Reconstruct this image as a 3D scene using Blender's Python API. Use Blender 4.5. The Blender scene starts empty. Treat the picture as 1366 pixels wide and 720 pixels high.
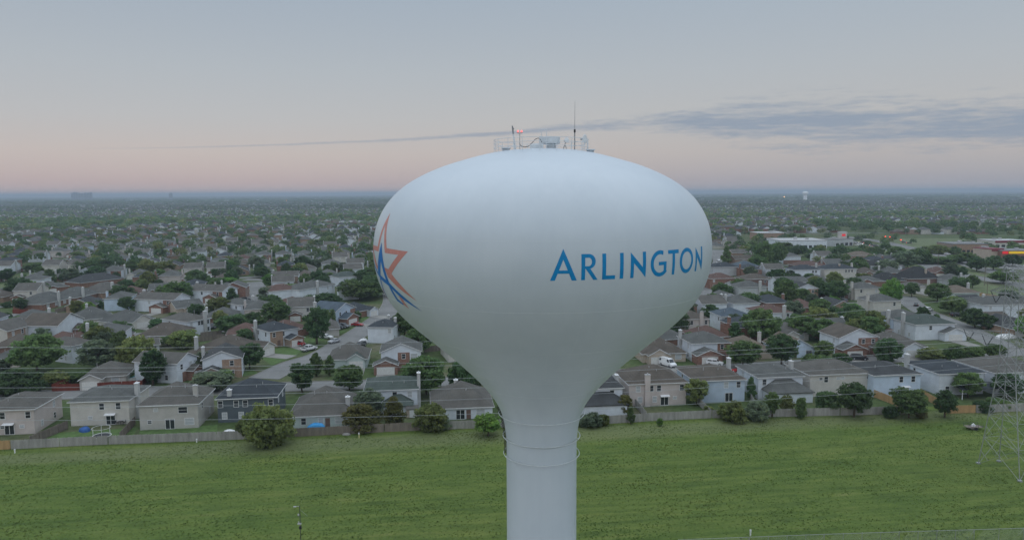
# Dusk over a Texan suburb: a white spheroid water tower, meadow, houses to the horizon.
HAZE = 1.6e-4; NISHITA = .012; SUN_E = .08; EXPO = 0.0
CLOUD_F = .92; CLOUD_C = (138, 150, 170)
SKY_FRONT = [(0, (188,170,171)), (1.0, (189,172,172)), (3, (193,183,181)), (5.5, (184,184,187)), (9, (175,181,188)), (15, (159,171,185)), (27, (184,201,220)), (45, (224,238,252)), (90, (232,243,255))]
SKY_RIGHT = [(0, (162,162,172)), (1.0, (162,162,171)), (3, (176,172,175)), (5.5, (179,178,181)), (9, (173,178,185)), (15, (161,173,186)), (27, (184,201,220)), (45, (224,238,252)), (90, (232,243,255))]
SKY_BACK = [(0, (190,182,184)), (3, (198,196,200)), (9, (200,206,214)), (20, (202,214,230)), (45, (224,238,252)), (90, (232,243,255))]
import bpy, bmesh, math, random
import numpy as np
from mathutils import Vector, Matrix
R = math.radians
random.seed(11); RNG = np.random.default_rng(5)
SC = bpy.context.scene
COL = SC.collection
# ------------------------------------------------------------------ camera geometry
F = 970.0 / 1366.0; PITCH = R(6.05); ROLL = R(0.31); CAMH = 50.0
CP, SP = math.cos(PITCH), math.sin(PITCH); CR, SR = math.cos(ROLL), math.sin(ROLL)
def ray(x, y):
    dx, dy = x - 683.0, 360.0 - y
    ux, uy = CR*dx + SR*dy, -SR*dx + CR*dy
    return Vector((ux, 970*CP + uy*SP, uy*CP - 970*SP))
def gp(x, y, z=0.0):
    d = ray(x, y); t = (z - CAMH) / d.z
    return (d.x*t, d.y*t)
def at(x, y, Y):
    d = ray(x, y); t = Y / d.y
    return Vector((d.x*t, Y, CAMH + d.z*t))
def pj(X, Y, Z=0.0):
    Z -= CAMH
    dep = Y*CP - Z*SP; up = Y*SP + Z*CP
    ux, uy = X/dep*970, up/dep*970
    return 683 + CR*ux - SR*uy, 360 - SR*ux - CR*uy, dep
cam = bpy.data.cameras.new('camera'); camo = bpy.data.objects.new('camera', cam); COL.objects.link(camo)
camo.matrix_world = Matrix.Translation((0, 0, CAMH)) @ Matrix.Rotation(math.pi/2 - PITCH, 4, 'X') @ Matrix.Rotation(-ROLL, 4, 'Z')
cam.sensor_width = 36; cam.lens = 36 * F; cam.clip_start = 0.5; cam.clip_end = 120000
SC.camera = camo
# ------------------------------------------------------------------ object helpers
def tag(o, label=None, cat=None, group=None, kind=None):
    if label: o['label'] = label
    if cat: o['category'] = cat
    if group: o['group'] = group
    if kind: o['kind'] = kind
    return o
def empty(name, loc=(0, 0, 0), rz=0.0):
    o = bpy.data.objects.new(name, None); COL.objects.link(o)
    o.location = loc; o.rotation_euler = (0, 0, rz); o.empty_display_size = .3
    return o
def mesh_obj(name, me, parent=None):
    o = bpy.data.objects.new(name, me); COL.objects.link(o)
    if parent: o.parent = parent
    return o
class MB:
    def __init__(s): s.v = []; s.f = []; s.m = []
    def face(s, pts, mi=0):
        b = len(s.v); s.v += [tuple(p) for p in pts]; s.f.append(tuple(range(b, b+len(pts)))); s.m.append(mi)
    def solid(s, verts, faces, mi=0):
        b = len(s.v); s.v += [tuple(p) for p in verts]
        for f in faces: s.f.append(tuple(i+b for i in f)); s.m.append(mi)
    def box(s, x0, x1, y0, y1, z0, z1, mi=0):
        s.solid([(x0,y0,z0),(x1,y0,z0),(x1,y1,z0),(x0,y1,z0),(x0,y0,z1),(x1,y0,z1),(x1,y1,z1),(x0,y1,z1)],
                [(0,3,2,1),(4,5,6,7),(0,1,5,4),(1,2,6,5),(2,3,7,6),(3,0,4,7)], mi)
    def bar(s, a, b, r, n=6, r2=None, cap=True):
        a, b = Vector(a), Vector(b); d = (b-a)
        if d.length < 1e-6: return
        d.normalize(); u = d.orthogonal().normalized(); w = d.cross(u); r2 = r if r2 is None else r2
        k = len(s.v)
        for c, rr in ((a, r), (b, r2)):
            for i in range(n):
                t = 2*math.pi*i/n; s.v.append(tuple(c + u*math.cos(t)*rr + w*math.sin(t)*rr))
        for i in range(n):
            j = (i+1) % n; s.f.append((k+i, k+j, k+n+j, k+n+i)); s.m.append(0)
        if cap: s.f.append(tuple(k+i for i in range(n))[::-1]); s.f.append(tuple(k+n+i for i in range(n))); s.m += [0, 0]
    def tube(s, pts, r, n=6):
        for a, b in zip(pts[:-1], pts[1:]): s.bar(a, b, r, n)
    def lathe(s, prof, n=24, c=(0, 0), mi=0):
        k = len(s.v)
        for r, z in prof:
            for i in range(n):
                t = 2*math.pi*i/n; s.v.append((c[0]+r*math.cos(t), c[1]+r*math.sin(t), z))
        for q in range(len(prof)-1):
            for i in range(n):
                j = (i+1) % n; s.f.append((k+q*n+i, k+q*n+j, k+(q+1)*n+j, k+(q+1)*n+i)); s.m.append(mi)
    def torus(s, c, R_, r, n=96, k=6):
        b = len(s.v)
        for i in range(n):
            t = 2*math.pi*i/n
            for j in range(k):
                q = 2*math.pi*j/k; rr = R_ + r*math.cos(q)
                s.v.append((c[0]+rr*math.cos(t), c[1]+rr*math.sin(t), c[2]+r*math.sin(q)))
        for i in range(n):
            for j in range(k):
                i2, j2 = (i+1) % n, (j+1) % k
                s.f.append((b+i*k+j, b+i2*k+j, b+i2*k+j2, b+i*k+j2)); s.m.append(0)
    def mesh(s, name, mats, smooth=False):
        me = bpy.data.meshes.new(name); me.from_pydata(s.v, [], s.f)
        for m in (mats if isinstance(mats, (list, tuple)) else [mats]): me.materials.append(m)
        if any(s.m): me.polygons.foreach_set('material_index', s.m)
        if smooth: me.polygons.foreach_set('use_smooth', [True]*len(s.f))
        me.update(); return me
    def build(s, name, mats, parent=None, smooth=False):
        return mesh_obj(name, s.mesh(name, mats, smooth), parent)
def quads_mesh(name, V, mats, mi=None, n=4):
    """V: (N, n, 3) array of separate faces."""
    N = len(V); me = bpy.data.meshes.new(name)
    me.vertices.add(N*n); me.vertices.foreach_set('co', np.ascontiguousarray(V, dtype=np.float32).ravel())
    me.loops.add(N*n); me.loops.foreach_set('vertex_index', np.arange(N*n, dtype=np.int32))
    me.polygons.add(N); me.polygons.foreach_set('loop_start', np.arange(0, N*n, n, dtype=np.int32))
    try: me.polygons.foreach_set('loop_total', np.full(N, n, dtype=np.int32))
    except Exception: pass
    for m in mats: me.materials.append(m)
    if mi is not None: me.polygons.foreach_set('material_index', np.asarray(mi, dtype=np.int32))
    me.update(); me.validate(); return me
def copy_tree(o, parent=None):
    c = o.copy(); COL.objects.link(c)
    if parent: c.parent = parent
    for ch in o.children: copy_tree(ch, c)
    return c
_ORD = 'first second third fourth fifth sixth seventh eighth ninth tenth eleventh twelfth'.split()
def ordw(i):
    if i < 12: return _ORD[i]
    n = i+1; suf = 'th' if 10 <= n % 100 <= 20 else {1: 'st', 2: 'nd', 3: 'rd'}.get(n % 10, 'th')
    return f'{n}{suf}'
# ------------------------------------------------------------------ materials
def nmat(name, rough=0.8, spec=0.3):
    m = bpy.data.materials.new(name); m.use_nodes = True; nt = m.node_tree
    b = nt.nodes['Principled BSDF']; b.inputs['Roughness'].default_value = rough
    b.inputs['Specular IOR Level'].default_value = spec
    return m, nt, b
def N(nt, typ, **kw):
    n = nt.nodes.new(typ)
    for k, v in kw.items():
        if k in n.inputs: n.inputs[k].default_value = v
        else: setattr(n, k, v)
    return n
def rgba(c): return (c[0], c[1], c[2], 1.0)
def ramp(nt, stops):
    n = nt.nodes.new('ShaderNodeValToRGB'); e = n.color_ramp.elements
    while len(e) < len(stops): e.new(0.5)
    for k, (p, c) in zip(e, stops): k.position = p; k.color = rgba(c)
    return n
def sc(c, k): return tuple(min(1, x*k) for x in c)
def mottled(name, c, var=.25, scale=.6, rough=.8, spec=.3, bump=0, detail=4, per_obj=0.0, stretch=None, coord='Object'):
    m, nt, b = nmat(name, rough, spec)
    tc = N(nt, 'ShaderNodeTexCoord'); src = tc.outputs[coord]
    if stretch:
        mp = N(nt, 'ShaderNodeMapping'); mp.inputs['Scale'].default_value = stretch; nt.links.new(src, mp.inputs[0]); src = mp.outputs[0]
    no = N(nt, 'ShaderNodeTexNoise', Scale=scale, Detail=detail, Roughness=.62); nt.links.new(src, no.inputs['Vector'])
    rp = ramp(nt, [(.28, sc(c, 1-var)), (.72, sc(c, 1+var))]); nt.links.new(no.outputs['Fac'], rp.inputs['Fac']); out = rp.outputs[0]
    if per_obj:
        oi = N(nt, 'ShaderNodeObjectInfo'); hs = N(nt, 'ShaderNodeHueSaturation')
        mr = N(nt, 'ShaderNodeMapRange'); mr.inputs['To Min'].default_value = 1-per_obj; mr.inputs['To Max'].default_value = 1+per_obj
        nt.links.new(oi.outputs['Random'], mr.inputs[0]); nt.links.new(mr.outputs[0], hs.inputs['Value']); nt.links.new(out, hs.inputs['Color']); out = hs.outputs[0]
    nt.links.new(out, b.inputs['Base Color'])
    if bump:
        bp = N(nt, 'ShaderNodeBump', Strength=bump, Distance=.1); nt.links.new(no.outputs['Fac'], bp.inputs['Height']); nt.links.new(bp.outputs[0], b.inputs['Normal'])
    return m
def plain(name, c, rough=.6, spec=.3, metal=0.0):
    m, nt, b = nmat(name, rough, spec); b.inputs['Metallic'].default_value = metal
    tc = N(nt, 'ShaderNodeTexCoord'); no = N(nt, 'ShaderNodeTexNoise', Scale=3.0, Detail=3.0); nt.links.new(tc.outputs['Object'], no.inputs['Vector'])
    rp = ramp(nt, [(.3, sc(c, .9)), (.7, sc(c, 1.08))]); nt.links.new(no.outputs['Fac'], rp.inputs['Fac']); nt.links.new(rp.outputs[0], b.inputs['Base Color'])
    return m
def lamp_mat(name, c, s):
    m, nt, b = nmat(name, .3); b.inputs['Base Color'].default_value = rgba(c); b.inputs['Emission Color'].default_value = rgba(c); b.inputs['Emission Strength'].default_value = s
    return m
def shingle(name, c):
    m, nt, b = nmat(name, .78, .22)
    tc = N(nt, 'ShaderNodeTexCoord')
    n1 = N(nt, 'ShaderNodeTexNoise', Scale=.35, Detail=4.0); n2 = N(nt, 'ShaderNodeTexNoise', Scale=3.2, Detail=2.0)
    wv = N(nt, 'ShaderNodeTexWave', Scale=1.1, Distortion=.6); wv.bands_direction = 'Z'
    for n in (n1, n2, wv): nt.links.new(tc.outputs['Object'], n.inputs['Vector'])
    a = N(nt, 'ShaderNodeMath', operation='MULTIPLY_ADD'); nt.links.new(n2.outputs['Fac'], a.inputs[0]); a.inputs[1].default_value = .5; nt.links.new(n1.outputs['Fac'], a.inputs[2])
    a2 = N(nt, 'ShaderNodeMath', operation='MULTIPLY_ADD'); nt.links.new(wv.outputs['Fac'], a2.inputs[0]); a2.inputs[1].default_value = .12; nt.links.new(a.outputs[0], a2.inputs[2])
    rp = ramp(nt, [(.45, sc(c, .68)), (1.0, sc(c, 1.35))]); nt.links.new(a2.outputs[0], rp.inputs['Fac']); nt.links.new(rp.outputs[0], b.inputs['Base Color'])
    bp = N(nt, 'ShaderNodeBump', Strength=.35, Distance=.05); nt.links.new(a2.outputs[0], bp.inputs['Height']); nt.links.new(bp.outputs[0], b.inputs['Normal'])
    return m
def siding(name, c):
    m, nt, b = nmat(name, .65, .25)
    tc = N(nt, 'ShaderNodeTexCoord'); wv = N(nt, 'ShaderNodeTexWave', Scale=1.6, Distortion=0.0); wv.bands_direction = 'Z'; wv.wave_profile = 'SAW'
    no = N(nt, 'ShaderNodeTexNoise', Scale=.5, Detail=5.0)
    for n in (no, wv): nt.links.new(tc.outputs['Object'], n.inputs['Vector'])
    rp = ramp(nt, [(.3, sc(c, .86)), (.7, sc(c, 1.06))]); nt.links.new(no.outputs['Fac'], rp.inputs['Fac']); nt.links.new(rp.outputs[0], b.inputs['Base Color'])
    bp = N(nt, 'ShaderNodeBump', Strength=.4, Distance=.03); nt.links.new(wv.outputs['Fac'], bp.inputs['Height']); nt.links.new(bp.outputs[0], b.inputs['Normal'])
    return m
def brick(name, c):
    m, nt, b = nmat(name, .85, .2)
    tc = N(nt, 'ShaderNodeTexCoord'); mp = N(nt, 'ShaderNodeMapping'); mp.inputs['Rotation'].default_value = (R(90), 0, 0); nt.links.new(tc.outputs['Object'], mp.inputs[0])
    br = N(nt, 'ShaderNodeTexBrick', Scale=2.6); br.inputs['Color1'].default_value = rgba(sc(c, .75)); br.inputs['Color2'].default_value = rgba(sc(c, 1.25)); br.inputs['Mortar'].default_value = (.3, .27, .24, 1); br.inputs['Mortar Size'].default_value = .012
    nt.links.new(mp.outputs[0], br.inputs['Vector'])
    no = N(nt, 'ShaderNodeTexNoise', Scale=.8, Detail=4.0); nt.links.new(tc.outputs['Object'], no.inputs['Vector'])
    mx = N(nt, 'ShaderNodeMixRGB', blend_type='MULTIPLY'); mx.inputs[0].default_value = .6
    rp = ramp(nt, [(.3, (.6, .6, .6)), (.7, (1, 1, 1))]); nt.links.new(no.outputs['Fac'], rp.inputs['Fac'])
    nt.links.new(br.outputs['Color'], mx.inputs[1]); nt.links.new(rp.outputs[0], mx.inputs[2]); nt.links.new(mx.outputs[0], b.inputs['Base Color'])
    return m
ROOF = dict(grey=shingle('roof_grey', (0.077,0.079,0.074)), dark=shingle('roof_dark', (0.039,0.041,0.042)), brown=shingle('roof_brown', (0.077,0.065,0.053)),
            warm=shingle('roof_warm_grey', (0.084,0.079,0.070)), slate=shingle('roof_slate_blue', (0.033,0.039,0.045)), blue=shingle('roof_blue', (0.057,0.076,0.094)),
            red=shingle('roof_red_brown', (0.091,0.055,0.045)), green=shingle('roof_green_grey', (0.051,0.065,0.057)), tan=shingle('roof_tan', (0.118,0.095,0.072)), black=shingle('roof_black', (0.024,0.025,0.026)))
WALL = dict(white=siding('wall_white', (0.640,0.675,0.723)), pink=siding('wall_pink_beige', (0.533,0.472,0.442)), beige=siding('wall_beige', (0.459,0.438,0.408)), cream=siding('wall_cream', (0.554,0.527,0.483)),
            slate=siding('wall_slate_blue', (.095,.115,.13)), bluegrey=siding('wall_blue_grey', (0.448,0.527,0.620)), green=siding('wall_pale_green', (0.480,0.549,0.528)), grey=siding('wall_grey', (0.469,0.483,0.494)),
            tan=siding('wall_tan', (0.448,0.373,0.298)), brick=brick('wall_brick', (.27,.14,.1)), dbrick=brick('wall_dark_brick', (.2,.11,.09)), tbrick=brick('wall_tan_brick', (.36,.24,.17)), chimney=siding('chimney_paint', (.47,.47,.46)), lblue=siding('wall_light_blue', (0.533,0.625,0.734)))
M = dict(trim=plain('white_trim', (.68,.68,.68)), pane=plain('window_glass', (.03,.035,.04), .12, .6), shade=plain('window_blind', (.4,.42,.43), .5), garage=plain('garage_door_paint', (.62,.61,.58)),
         door=plain('door_paint', (.16,.1,.08)), pipe=plain('vent_pipe', (.4,.4,.4)), concrete=mottled('concrete', (.25,.24,.22), .18, .35, .9),
         asphalt=mottled('street_concrete', (.18,.178,.172), .22, .12, .9, coord='Generated' if False else 'Object'),
         wood_grey=mottled('weathered_wood', (.3,.29,.27), .3, 1.2, .9, stretch=(1,1,.15)), wood_tan=mottled('new_cedar_wood', (.42,.27,.13), .22, 1.2, .85, stretch=(1,1,.15)),
         wood_brown=mottled('brown_wood', (.19,.16,.135), .3, 1.2, .9, stretch=(1,1,.15)), wood_red=mottled('red_stained_wood', (.15,.035,.022), .25, 1.2, .8, stretch=(1,1,.15)),
         steel=plain('galvanised_steel', (.36,.37,.38), .5, .5, .5), wire=plain('aluminium_wire', (.36,.38,.4), .5, .5, .0), black=plain('black_plastic', (.02,.02,.022), .5), dark=plain('dark_metal', (.05,.05,.055), .5, .5, .3),
         bark=mottled('bark', (.1,.075,.055), .3, 4, .95), tyre=plain('tyre_rubber', (.02,.02,.02), .9), rim=plain('wheel_rim', (.4,.4,.42), .35, .5, .6),
         hl=plain('headlight_glass', (.7,.7,.72), .2), tl=plain('tail_lamp_red', (.4,.02,.02), .3), tl_on=lamp_mat('tail_lamp_lit', (1,.05,.03), 6), hl_on=lamp_mat('headlight_lit', (1,.93,.8), 8),
         blue_tarp=plain('blue_tarp', (.05,.3,.62), .5), white_plastic=plain('white_plastic', (.7,.7,.7), .5), red_paint=plain('red_paint', (.35,.02,.02), .4), yellow_lit=lamp_mat('yellow_sign_lit', (.8,.5,.02), .3), red_lit=lamp_mat('red_sign_lit', (.8,.03,.04), .3))
def paint(name, c): return plain('car_paint_'+name, c, .28, .55)
PAINT = dict(red=paint('red', (.3,.012,.015)), silver=paint('silver', (.42,.43,.45)), white=paint('white', (.7,.7,.7)), black=paint('black', (.015,.016,.02)), grey=paint('grey', (.12,.125,.13)), blue=paint('dark_blue', (.03,.05,.1)))
def foliage(name, c, hue=.012):
    m, nt, b = nmat(name, .75, .15)
    g = N(nt, 'ShaderNodeNewGeometry'); oi = N(nt, 'ShaderNodeObjectInfo')
    n1 = N(nt, 'ShaderNodeTexNoise', Scale=.75, Detail=3.0); nt.links.new(g.outputs['Position'], n1.inputs['Vector'])
    n2 = N(nt, 'ShaderNodeTexNoise', Scale=.055, Detail=2.0); nt.links.new(g.outputs['Position'], n2.inputs['Vector'])
    rp = ramp(nt, [(.3, sc(c, .62)), (.55, c), (.75, (c[0]*1.6, c[1]*1.4, c[2]*1.1))]); nt.links.new(n1.outputs['Fac'], rp.inputs['Fac'])
    hs = N(nt, 'ShaderNodeHueSaturation')
    a = N(nt, 'ShaderNodeMapRange'); a.inputs['From Min'].default_value = .3; a.inputs['From Max'].default_value = .7; a.inputs['To Min'].default_value = .48; a.inputs['To Max'].default_value = .52; nt.links.new(n2.outputs['Fac'], a.inputs[0]); nt.links.new(a.outputs[0], hs.inputs['Hue'])
    v = N(nt, 'ShaderNodeMapRange'); v.inputs['To Min'].default_value = .72; v.inputs['To Max'].default_value = 1.25; nt.links.new(oi.outputs['Random'], v.inputs[0]); nt.links.new(v.outputs[0], hs.inputs['Value'])
    nt.links.new(rp.outputs[0], hs.inputs['Color']); nt.links.new(hs.outputs[0], b.inputs['Base Color'])
    tr = N(nt, 'ShaderNodeBsdfTranslucent'); nt.links.new(hs.outputs[0], tr.inputs[0]); mx = N(nt, 'ShaderNodeMixShader'); mx.inputs[0].default_value = .5
    nt.links.new(b.outputs[0], mx.inputs[1]); nt.links.new(tr.outputs[0], mx.inputs[2]); nt.links.new(mx.outputs[0], nt.nodes['Material Output'].inputs[0])
    return m
LEAF = dict(dark=foliage('foliage_dark', (0.103,0.176,0.077)), mid=foliage('foliage_mid', (0.145,0.223,0.085)), bright=foliage('foliage_bright', (0.173,0.311,0.076)), olive=foliage('foliage_olive', (0.206,0.248,0.090)), rust=foliage('foliage_rust', (0.168,0.166,0.060)), grey=foliage('foliage_grey_green', (0.166,0.218,0.138)))
# ------------------------------------------------------------------ sky, light, haze
W = bpy.data.worlds.new('World'); SC.world = W; W.use_nodes = True
nt = W.node_tree; L = nt.links.new; bg = nt.nodes['Background']
SUN_EL, SUN_AZ = R(4.0), R(215)            # sun just clear of the horizon, behind and left of the camera (azimuth from +Y, clockwise)
tc = N(nt, 'ShaderNodeTexCoord'); sx = N(nt, 'ShaderNodeSeparateXYZ'); L(tc.outputs['Generated'], sx.inputs[0])
def mth(op, a, b=None, clamp=False):
    n = N(nt, 'ShaderNodeMath', operation=op); n.use_clamp = clamp
    for i, q in enumerate((a, b)):
        if q is None: continue
        if isinstance(q, (int, float)): n.inputs[i].default_value = q
        else: L(q, n.inputs[i])
    return n.outputs[0]
el = mth('DIVIDE', mth('ARCSINE', sx.outputs['Z']), math.pi/2)            # 0..1
az = mth('ARCTAN2', sx.outputs['X'], sx.outputs['Y'])                     # 0 = forward, + = right
elc = mth('MAXIMUM', el, 0.0)
def lin(c):
    return tuple(((x/255+.055)/1.055)**2.4 if x/255 > .04045 else x/255/12.92 for x in c)
def sky_ramp(stops):
    r = ramp(nt, [(math.sqrt(max(e, 0)/90), tuple(x*(1.4 if e >= 45 else 1.0) for x in lin(c))) for e, c in stops]); L(mth('SQRT', elc), r.inputs['Fac']); return r.outputs[0]
front = sky_ramp(SKY_FRONT)
right = sky_ramp(SKY_RIGHT)
back = sky_ramp(SKY_BACK)
azr = N(nt, 'ShaderNodeMapRange', interpolation_type='SMOOTHSTEP'); azr.inputs['From Min'].default_value = -.5; azr.inputs['From Max'].default_value = .6; L(az, azr.inputs[0])
mxr = N(nt, 'ShaderNodeMixRGB'); L(azr.outputs[0], mxr.inputs[0]); L(front, mxr.inputs[1]); L(right, mxr.inputs[2])
bk = N(nt, 'ShaderNodeMapRange', interpolation_type='SMOOTHSTEP'); bk.inputs['From Min'].default_value = 1.15; bk.inputs['From Max'].default_value = 2.6; L(mth('ABSOLUTE', mth('SUBTRACT', az, 0.0)), bk.inputs[0])
mxb = N(nt, 'ShaderNodeMixRGB'); L(bk.outputs[0], mxb.inputs[0]); L(mxr.outputs[0], mxb.inputs[1]); L(back, mxb.inputs[2])
# the long streak of cloud
def fcurve(x, x0, x1, pts, lo, hi):
    n = N(nt, 'ShaderNodeFloatCurve'); c = n.mapping.curves[0]
    pp = [((a-x0)/(x1-x0), (b-lo)/(hi-lo)) for a, b in pts]
    while len(c.points) < len(pp): c.points.new(.5, .5)
    for q, (a, b) in zip(c.points, pp): q.location = (a, b)
    n.mapping.update()
    m = N(nt, 'ShaderNodeMapRange'); m.inputs['From Min'].default_value = x0; m.inputs['From Max'].default_value = x1; L(x, m.inputs[0]); L(m.outputs[0], n.inputs['Value'])
    o = N(nt, 'ShaderNodeMapRange'); o.inputs['To Min'].default_value = lo; o.inputs['To Max'].default_value = hi; o.clamp = False; L(n.outputs[0], o.inputs[0]); return o.outputs[0]
def azel(px, py):
    d = ray(px, py); return math.atan2(d.x, d.y), math.atan2(d.z, math.hypot(d.x, d.y))
cen = [azel(*p) for p in [(60,199),(200,197.5),(350,194),(500,188),(650,179.5),(800,168),(950,163),(1050,163),(1200,166),(1366,165)]]
cen += [(1.2, cen[-1][1]-.004), (1.6, cen[-1][1])]
thk = [(cen[0][0], .0004), (cen[1][0], .0010), (cen[2][0], .0017), (cen[3][0], .003), (cen[4][0], .0036), (cen[5][0], .009), (cen[6][0], .024), (cen[7][0], .036), (cen[8][0], .036), (cen[9][0], .033), (1.2, .012), (1.6, .0005)]
A0, A1 = cen[0][0], 1.6
elr = mth('MULTIPLY', el, math.pi/2)
cx = N(nt, 'ShaderNodeCombineXYZ'); L(mth('MULTIPLY', az, 9.0), cx.inputs[0]); L(mth('MULTIPLY', elr, 85.0), cx.inputs[1])
cn = N(nt, 'ShaderNodeTexNoise', Scale=1.0, Detail=8.0, Roughness=.58); L(cx.outputs[0], cn.inputs['Vector'])
cx2 = N(nt, 'ShaderNodeCombineXYZ'); L(mth('MULTIPLY', az, 45.0), cx2.inputs[0]); L(mth('MULTIPLY', elr, 280.0), cx2.inputs[1])
cn2 = N(nt, 'ShaderNodeTexNoise', Scale=1.0, Detail=5.0, Roughness=.6); L(cx2.outputs[0], cn2.inputs['Vector'])
d = mth('DIVIDE', mth('ABSOLUTE', mth('SUBTRACT', elr, fcurve(az, A0, A1, cen, 0.0, .2))), fcurve(az, A0, A1, thk, 0.0, .05))
nz = mth('ADD', mth('MULTIPLY', mth('SUBTRACT', cn.outputs['Fac'], .5), 2.6), mth('MULTIPLY', mth('SUBTRACT', cn2.outputs['Fac'], .5), 1.3))
cm = N(nt, 'ShaderNodeMapRange', interpolation_type='SMOOTHSTEP'); cm.inputs['From Min'].default_value = -.1; cm.inputs['From Max'].default_value = 1.15; L(mth('ADD', mth('SUBTRACT', 1.0, d), nz), cm.inputs[0])
win = N(nt, 'ShaderNodeMapRange', interpolation_type='SMOOTHSTEP'); win.inputs['From Min'].default_value = 1.7; win.inputs['From Max'].default_value = 1.1; L(d, win.inputs[0])
ina = mth('MULTIPLY', mth('GREATER_THAN', az, A0), mth('LESS_THAN', az, A1))
cf = mth('MULTIPLY', mth('MULTIPLY', mth('MULTIPLY', cm.outputs[0], ina), win.outputs[0]), fcurve(az, A0, A1, [(A0, .0), (A0+.12, .3), (-.15, .6), (.1, .85), (.3, CLOUD_F+.06), (1.6, CLOUD_F)], 0.0, 1.0))
mxc = N(nt, 'ShaderNodeMixRGB'); L(cf, mxc.inputs[0]); L(mxb.outputs[0], mxc.inputs[1]); mxc.inputs[2].default_value = rgba(lin(CLOUD_C))
# physical twilight glow of the low sun behind the camera
sky = N(nt, 'ShaderNodeTexSky', sky_type='NISHITA'); sky.sun_disc = False; sky.sun_elevation = SUN_EL; sky.sun_rotation = SUN_AZ; sky.air_density = 1.0; sky.dust_density = 1.0; sky.altitude = 200
bg2 = N(nt, 'ShaderNodeBackground'); L(sky.outputs[0], bg2.inputs[0]); bg2.inputs['Strength'].default_value = NISHITA
L(mxc.outputs[0], bg.inputs[0]); bg.inputs['Strength'].default_value = 1.0
ad = N(nt, 'ShaderNodeAddShader'); L(bg.outputs[0], ad.inputs[0]); L(bg2.outputs[0], ad.inputs[1]); L(ad.outputs[0], nt.nodes['World Output'].inputs[0])
W.cycles.sampling_method = 'MANUAL'; W.cycles.sample_map_resolution = 512
sl = bpy.data.lights.new('sun', 'SUN'); sl.energy = SUN_E; sl.angle = R(40); sl.color = (1, .86, .74); so = bpy.data.objects.new('sun', sl); COL.objects.link(so)
sd = Vector((math.sin(SUN_AZ)*math.cos(R(14)), math.cos(SUN_AZ)*math.cos(R(14)), math.sin(R(14)))); so.rotation_euler = sd.to_track_quat('Z', 'Y').to_euler()
hz = MB(); hz.box(-45000, 45000, -3000, 52000, -1.5, 80.0)
hm = bpy.data.materials.new('haze_air'); hm.use_nodes = True; hn = hm.node_tree
for n in list(hn.nodes):
    if n.type == 'BSDF_PRINCIPLED': hn.nodes.remove(n)
pv = hn.nodes.new('ShaderNodeVolumePrincipled'); pv.inputs['Color'].default_value = (.58, .68, .79, 1); pv.inputs['Density'].default_value = HAZE; pv.inputs['Anisotropy'].default_value = .0
hn.links.new(pv.outputs[0], hn.nodes['Material Output'].inputs['Volume'])
hm.cycles.homogeneous_volume = True
tag(hz.build('haze', hm), 'pale blue haze thickening towards the horizon', 'haze', kind='stuff')
# ------------------------------------------------------------------ ground
def ground_mat():
    m, nt, b = nmat('suburb_ground', .95, .1)
    g = N(nt, 'ShaderNodeNewGeometry')
    n1 = N(nt, 'ShaderNodeTexNoise', Scale=.035, Detail=6.0, Roughness=.65); n2 = N(nt, 'ShaderNodeTexNoise', Scale=.7, Detail=4.0); n3 = N(nt, 'ShaderNodeTexNoise', Scale=.0022, Detail=7.0, Roughness=.7)
    for n in (n1, n2, n3): nt.links.new(g.outputs['Position'], n.inputs['Vector'])
    r1 = ramp(nt, [(.3, (.055,.085,.03)), (.48, (.075,.105,.04)), (.6, (.11,.112,.062)), (.72, (.15,.138,.105))]); nt.links.new(n1.outputs['Fac'], r1.inputs['Fac'])
    r2 = ramp(nt, [(.3, (.7,.7,.7)), (.7, (1.2,1.2,1.2))]); nt.links.new(n2.outputs['Fac'], r2.inputs['Fac'])
    mx = N(nt, 'ShaderNodeMixRGB', blend_type='MULTIPLY'); mx.inputs[0].default_value = 1; nt.links.new(r1.outputs[0], mx.inputs[1]); nt.links.new(r2.outputs[0], mx.inputs[2])
    r3 = ramp(nt, [(.35, (.045,.07,.03)), (.5, (.062,.085,.04)), (.62, (.09,.095,.06)), (.7, (.13,.12,.1))]); nt.links.new(n3.outputs['Fac'], r3.inputs['Fac'])
    sp = N(nt, 'ShaderNodeSeparateXYZ'); nt.links.new(g.outputs['Position'], sp.inputs[0])
    mr = N(nt, 'ShaderNodeMapRange'); mr.inputs['From Min'].default_value = 2500; mr.inputs['From Max'].default_value = 5000; nt.links.new(sp.outputs['Y'], mr.inputs[0])
    m2 = N(nt, 'ShaderNodeMixRGB'); nt.links.new(mr.outputs[0], m2.inputs[0]); nt.links.new(mx.outputs[0], m2.inputs[1]); nt.links.new(r3.outputs[0], m2.inputs[2]); nt.links.new(m2.outputs[0], b.inputs['Base Color'])
    return m
xs = [-45000,-20000,-9000,-5000,-2500,-1200,-600,-300,-150,0,150,300,600,1200,2500,5000,9000,20000,45000]
ysr = [-3000,-1000,-300,0,80,160,250,350,500,700,1000,1500,2200,3500,5500,9000,16000,28000,52000]
g = MB(); nx = len(xs)
g.v = [(x, y, 0) for y in ysr for x in xs]
for j in range(len(ysr)-1):
    for i in range(nx-1): g.f.append((j*nx+i, j*nx+i+1, (j+1)*nx+i+1, (j+1)*nx+i)); g.m.append(0)
tag(g.build('ground', ground_mat()), 'flat suburban ground running out to the hazy horizon', 'ground', kind='structure')
FENCE = [gp(*p) for p in [(-60,602.5),(14,599),(145,592.6),(330,585.5),(430,580.5),(544,574.5),(636,571),(720,568.5),(796,566),(949,558),(1079,555),(1183,552.6),(1300,550.5),(1366,548),(1440,545)]]
YAW = R(7.0); UD = Vector((math.cos(YAW), math.sin(YAW))); VD = Vector((-math.sin(YAW), math.cos(YAW)))
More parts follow.
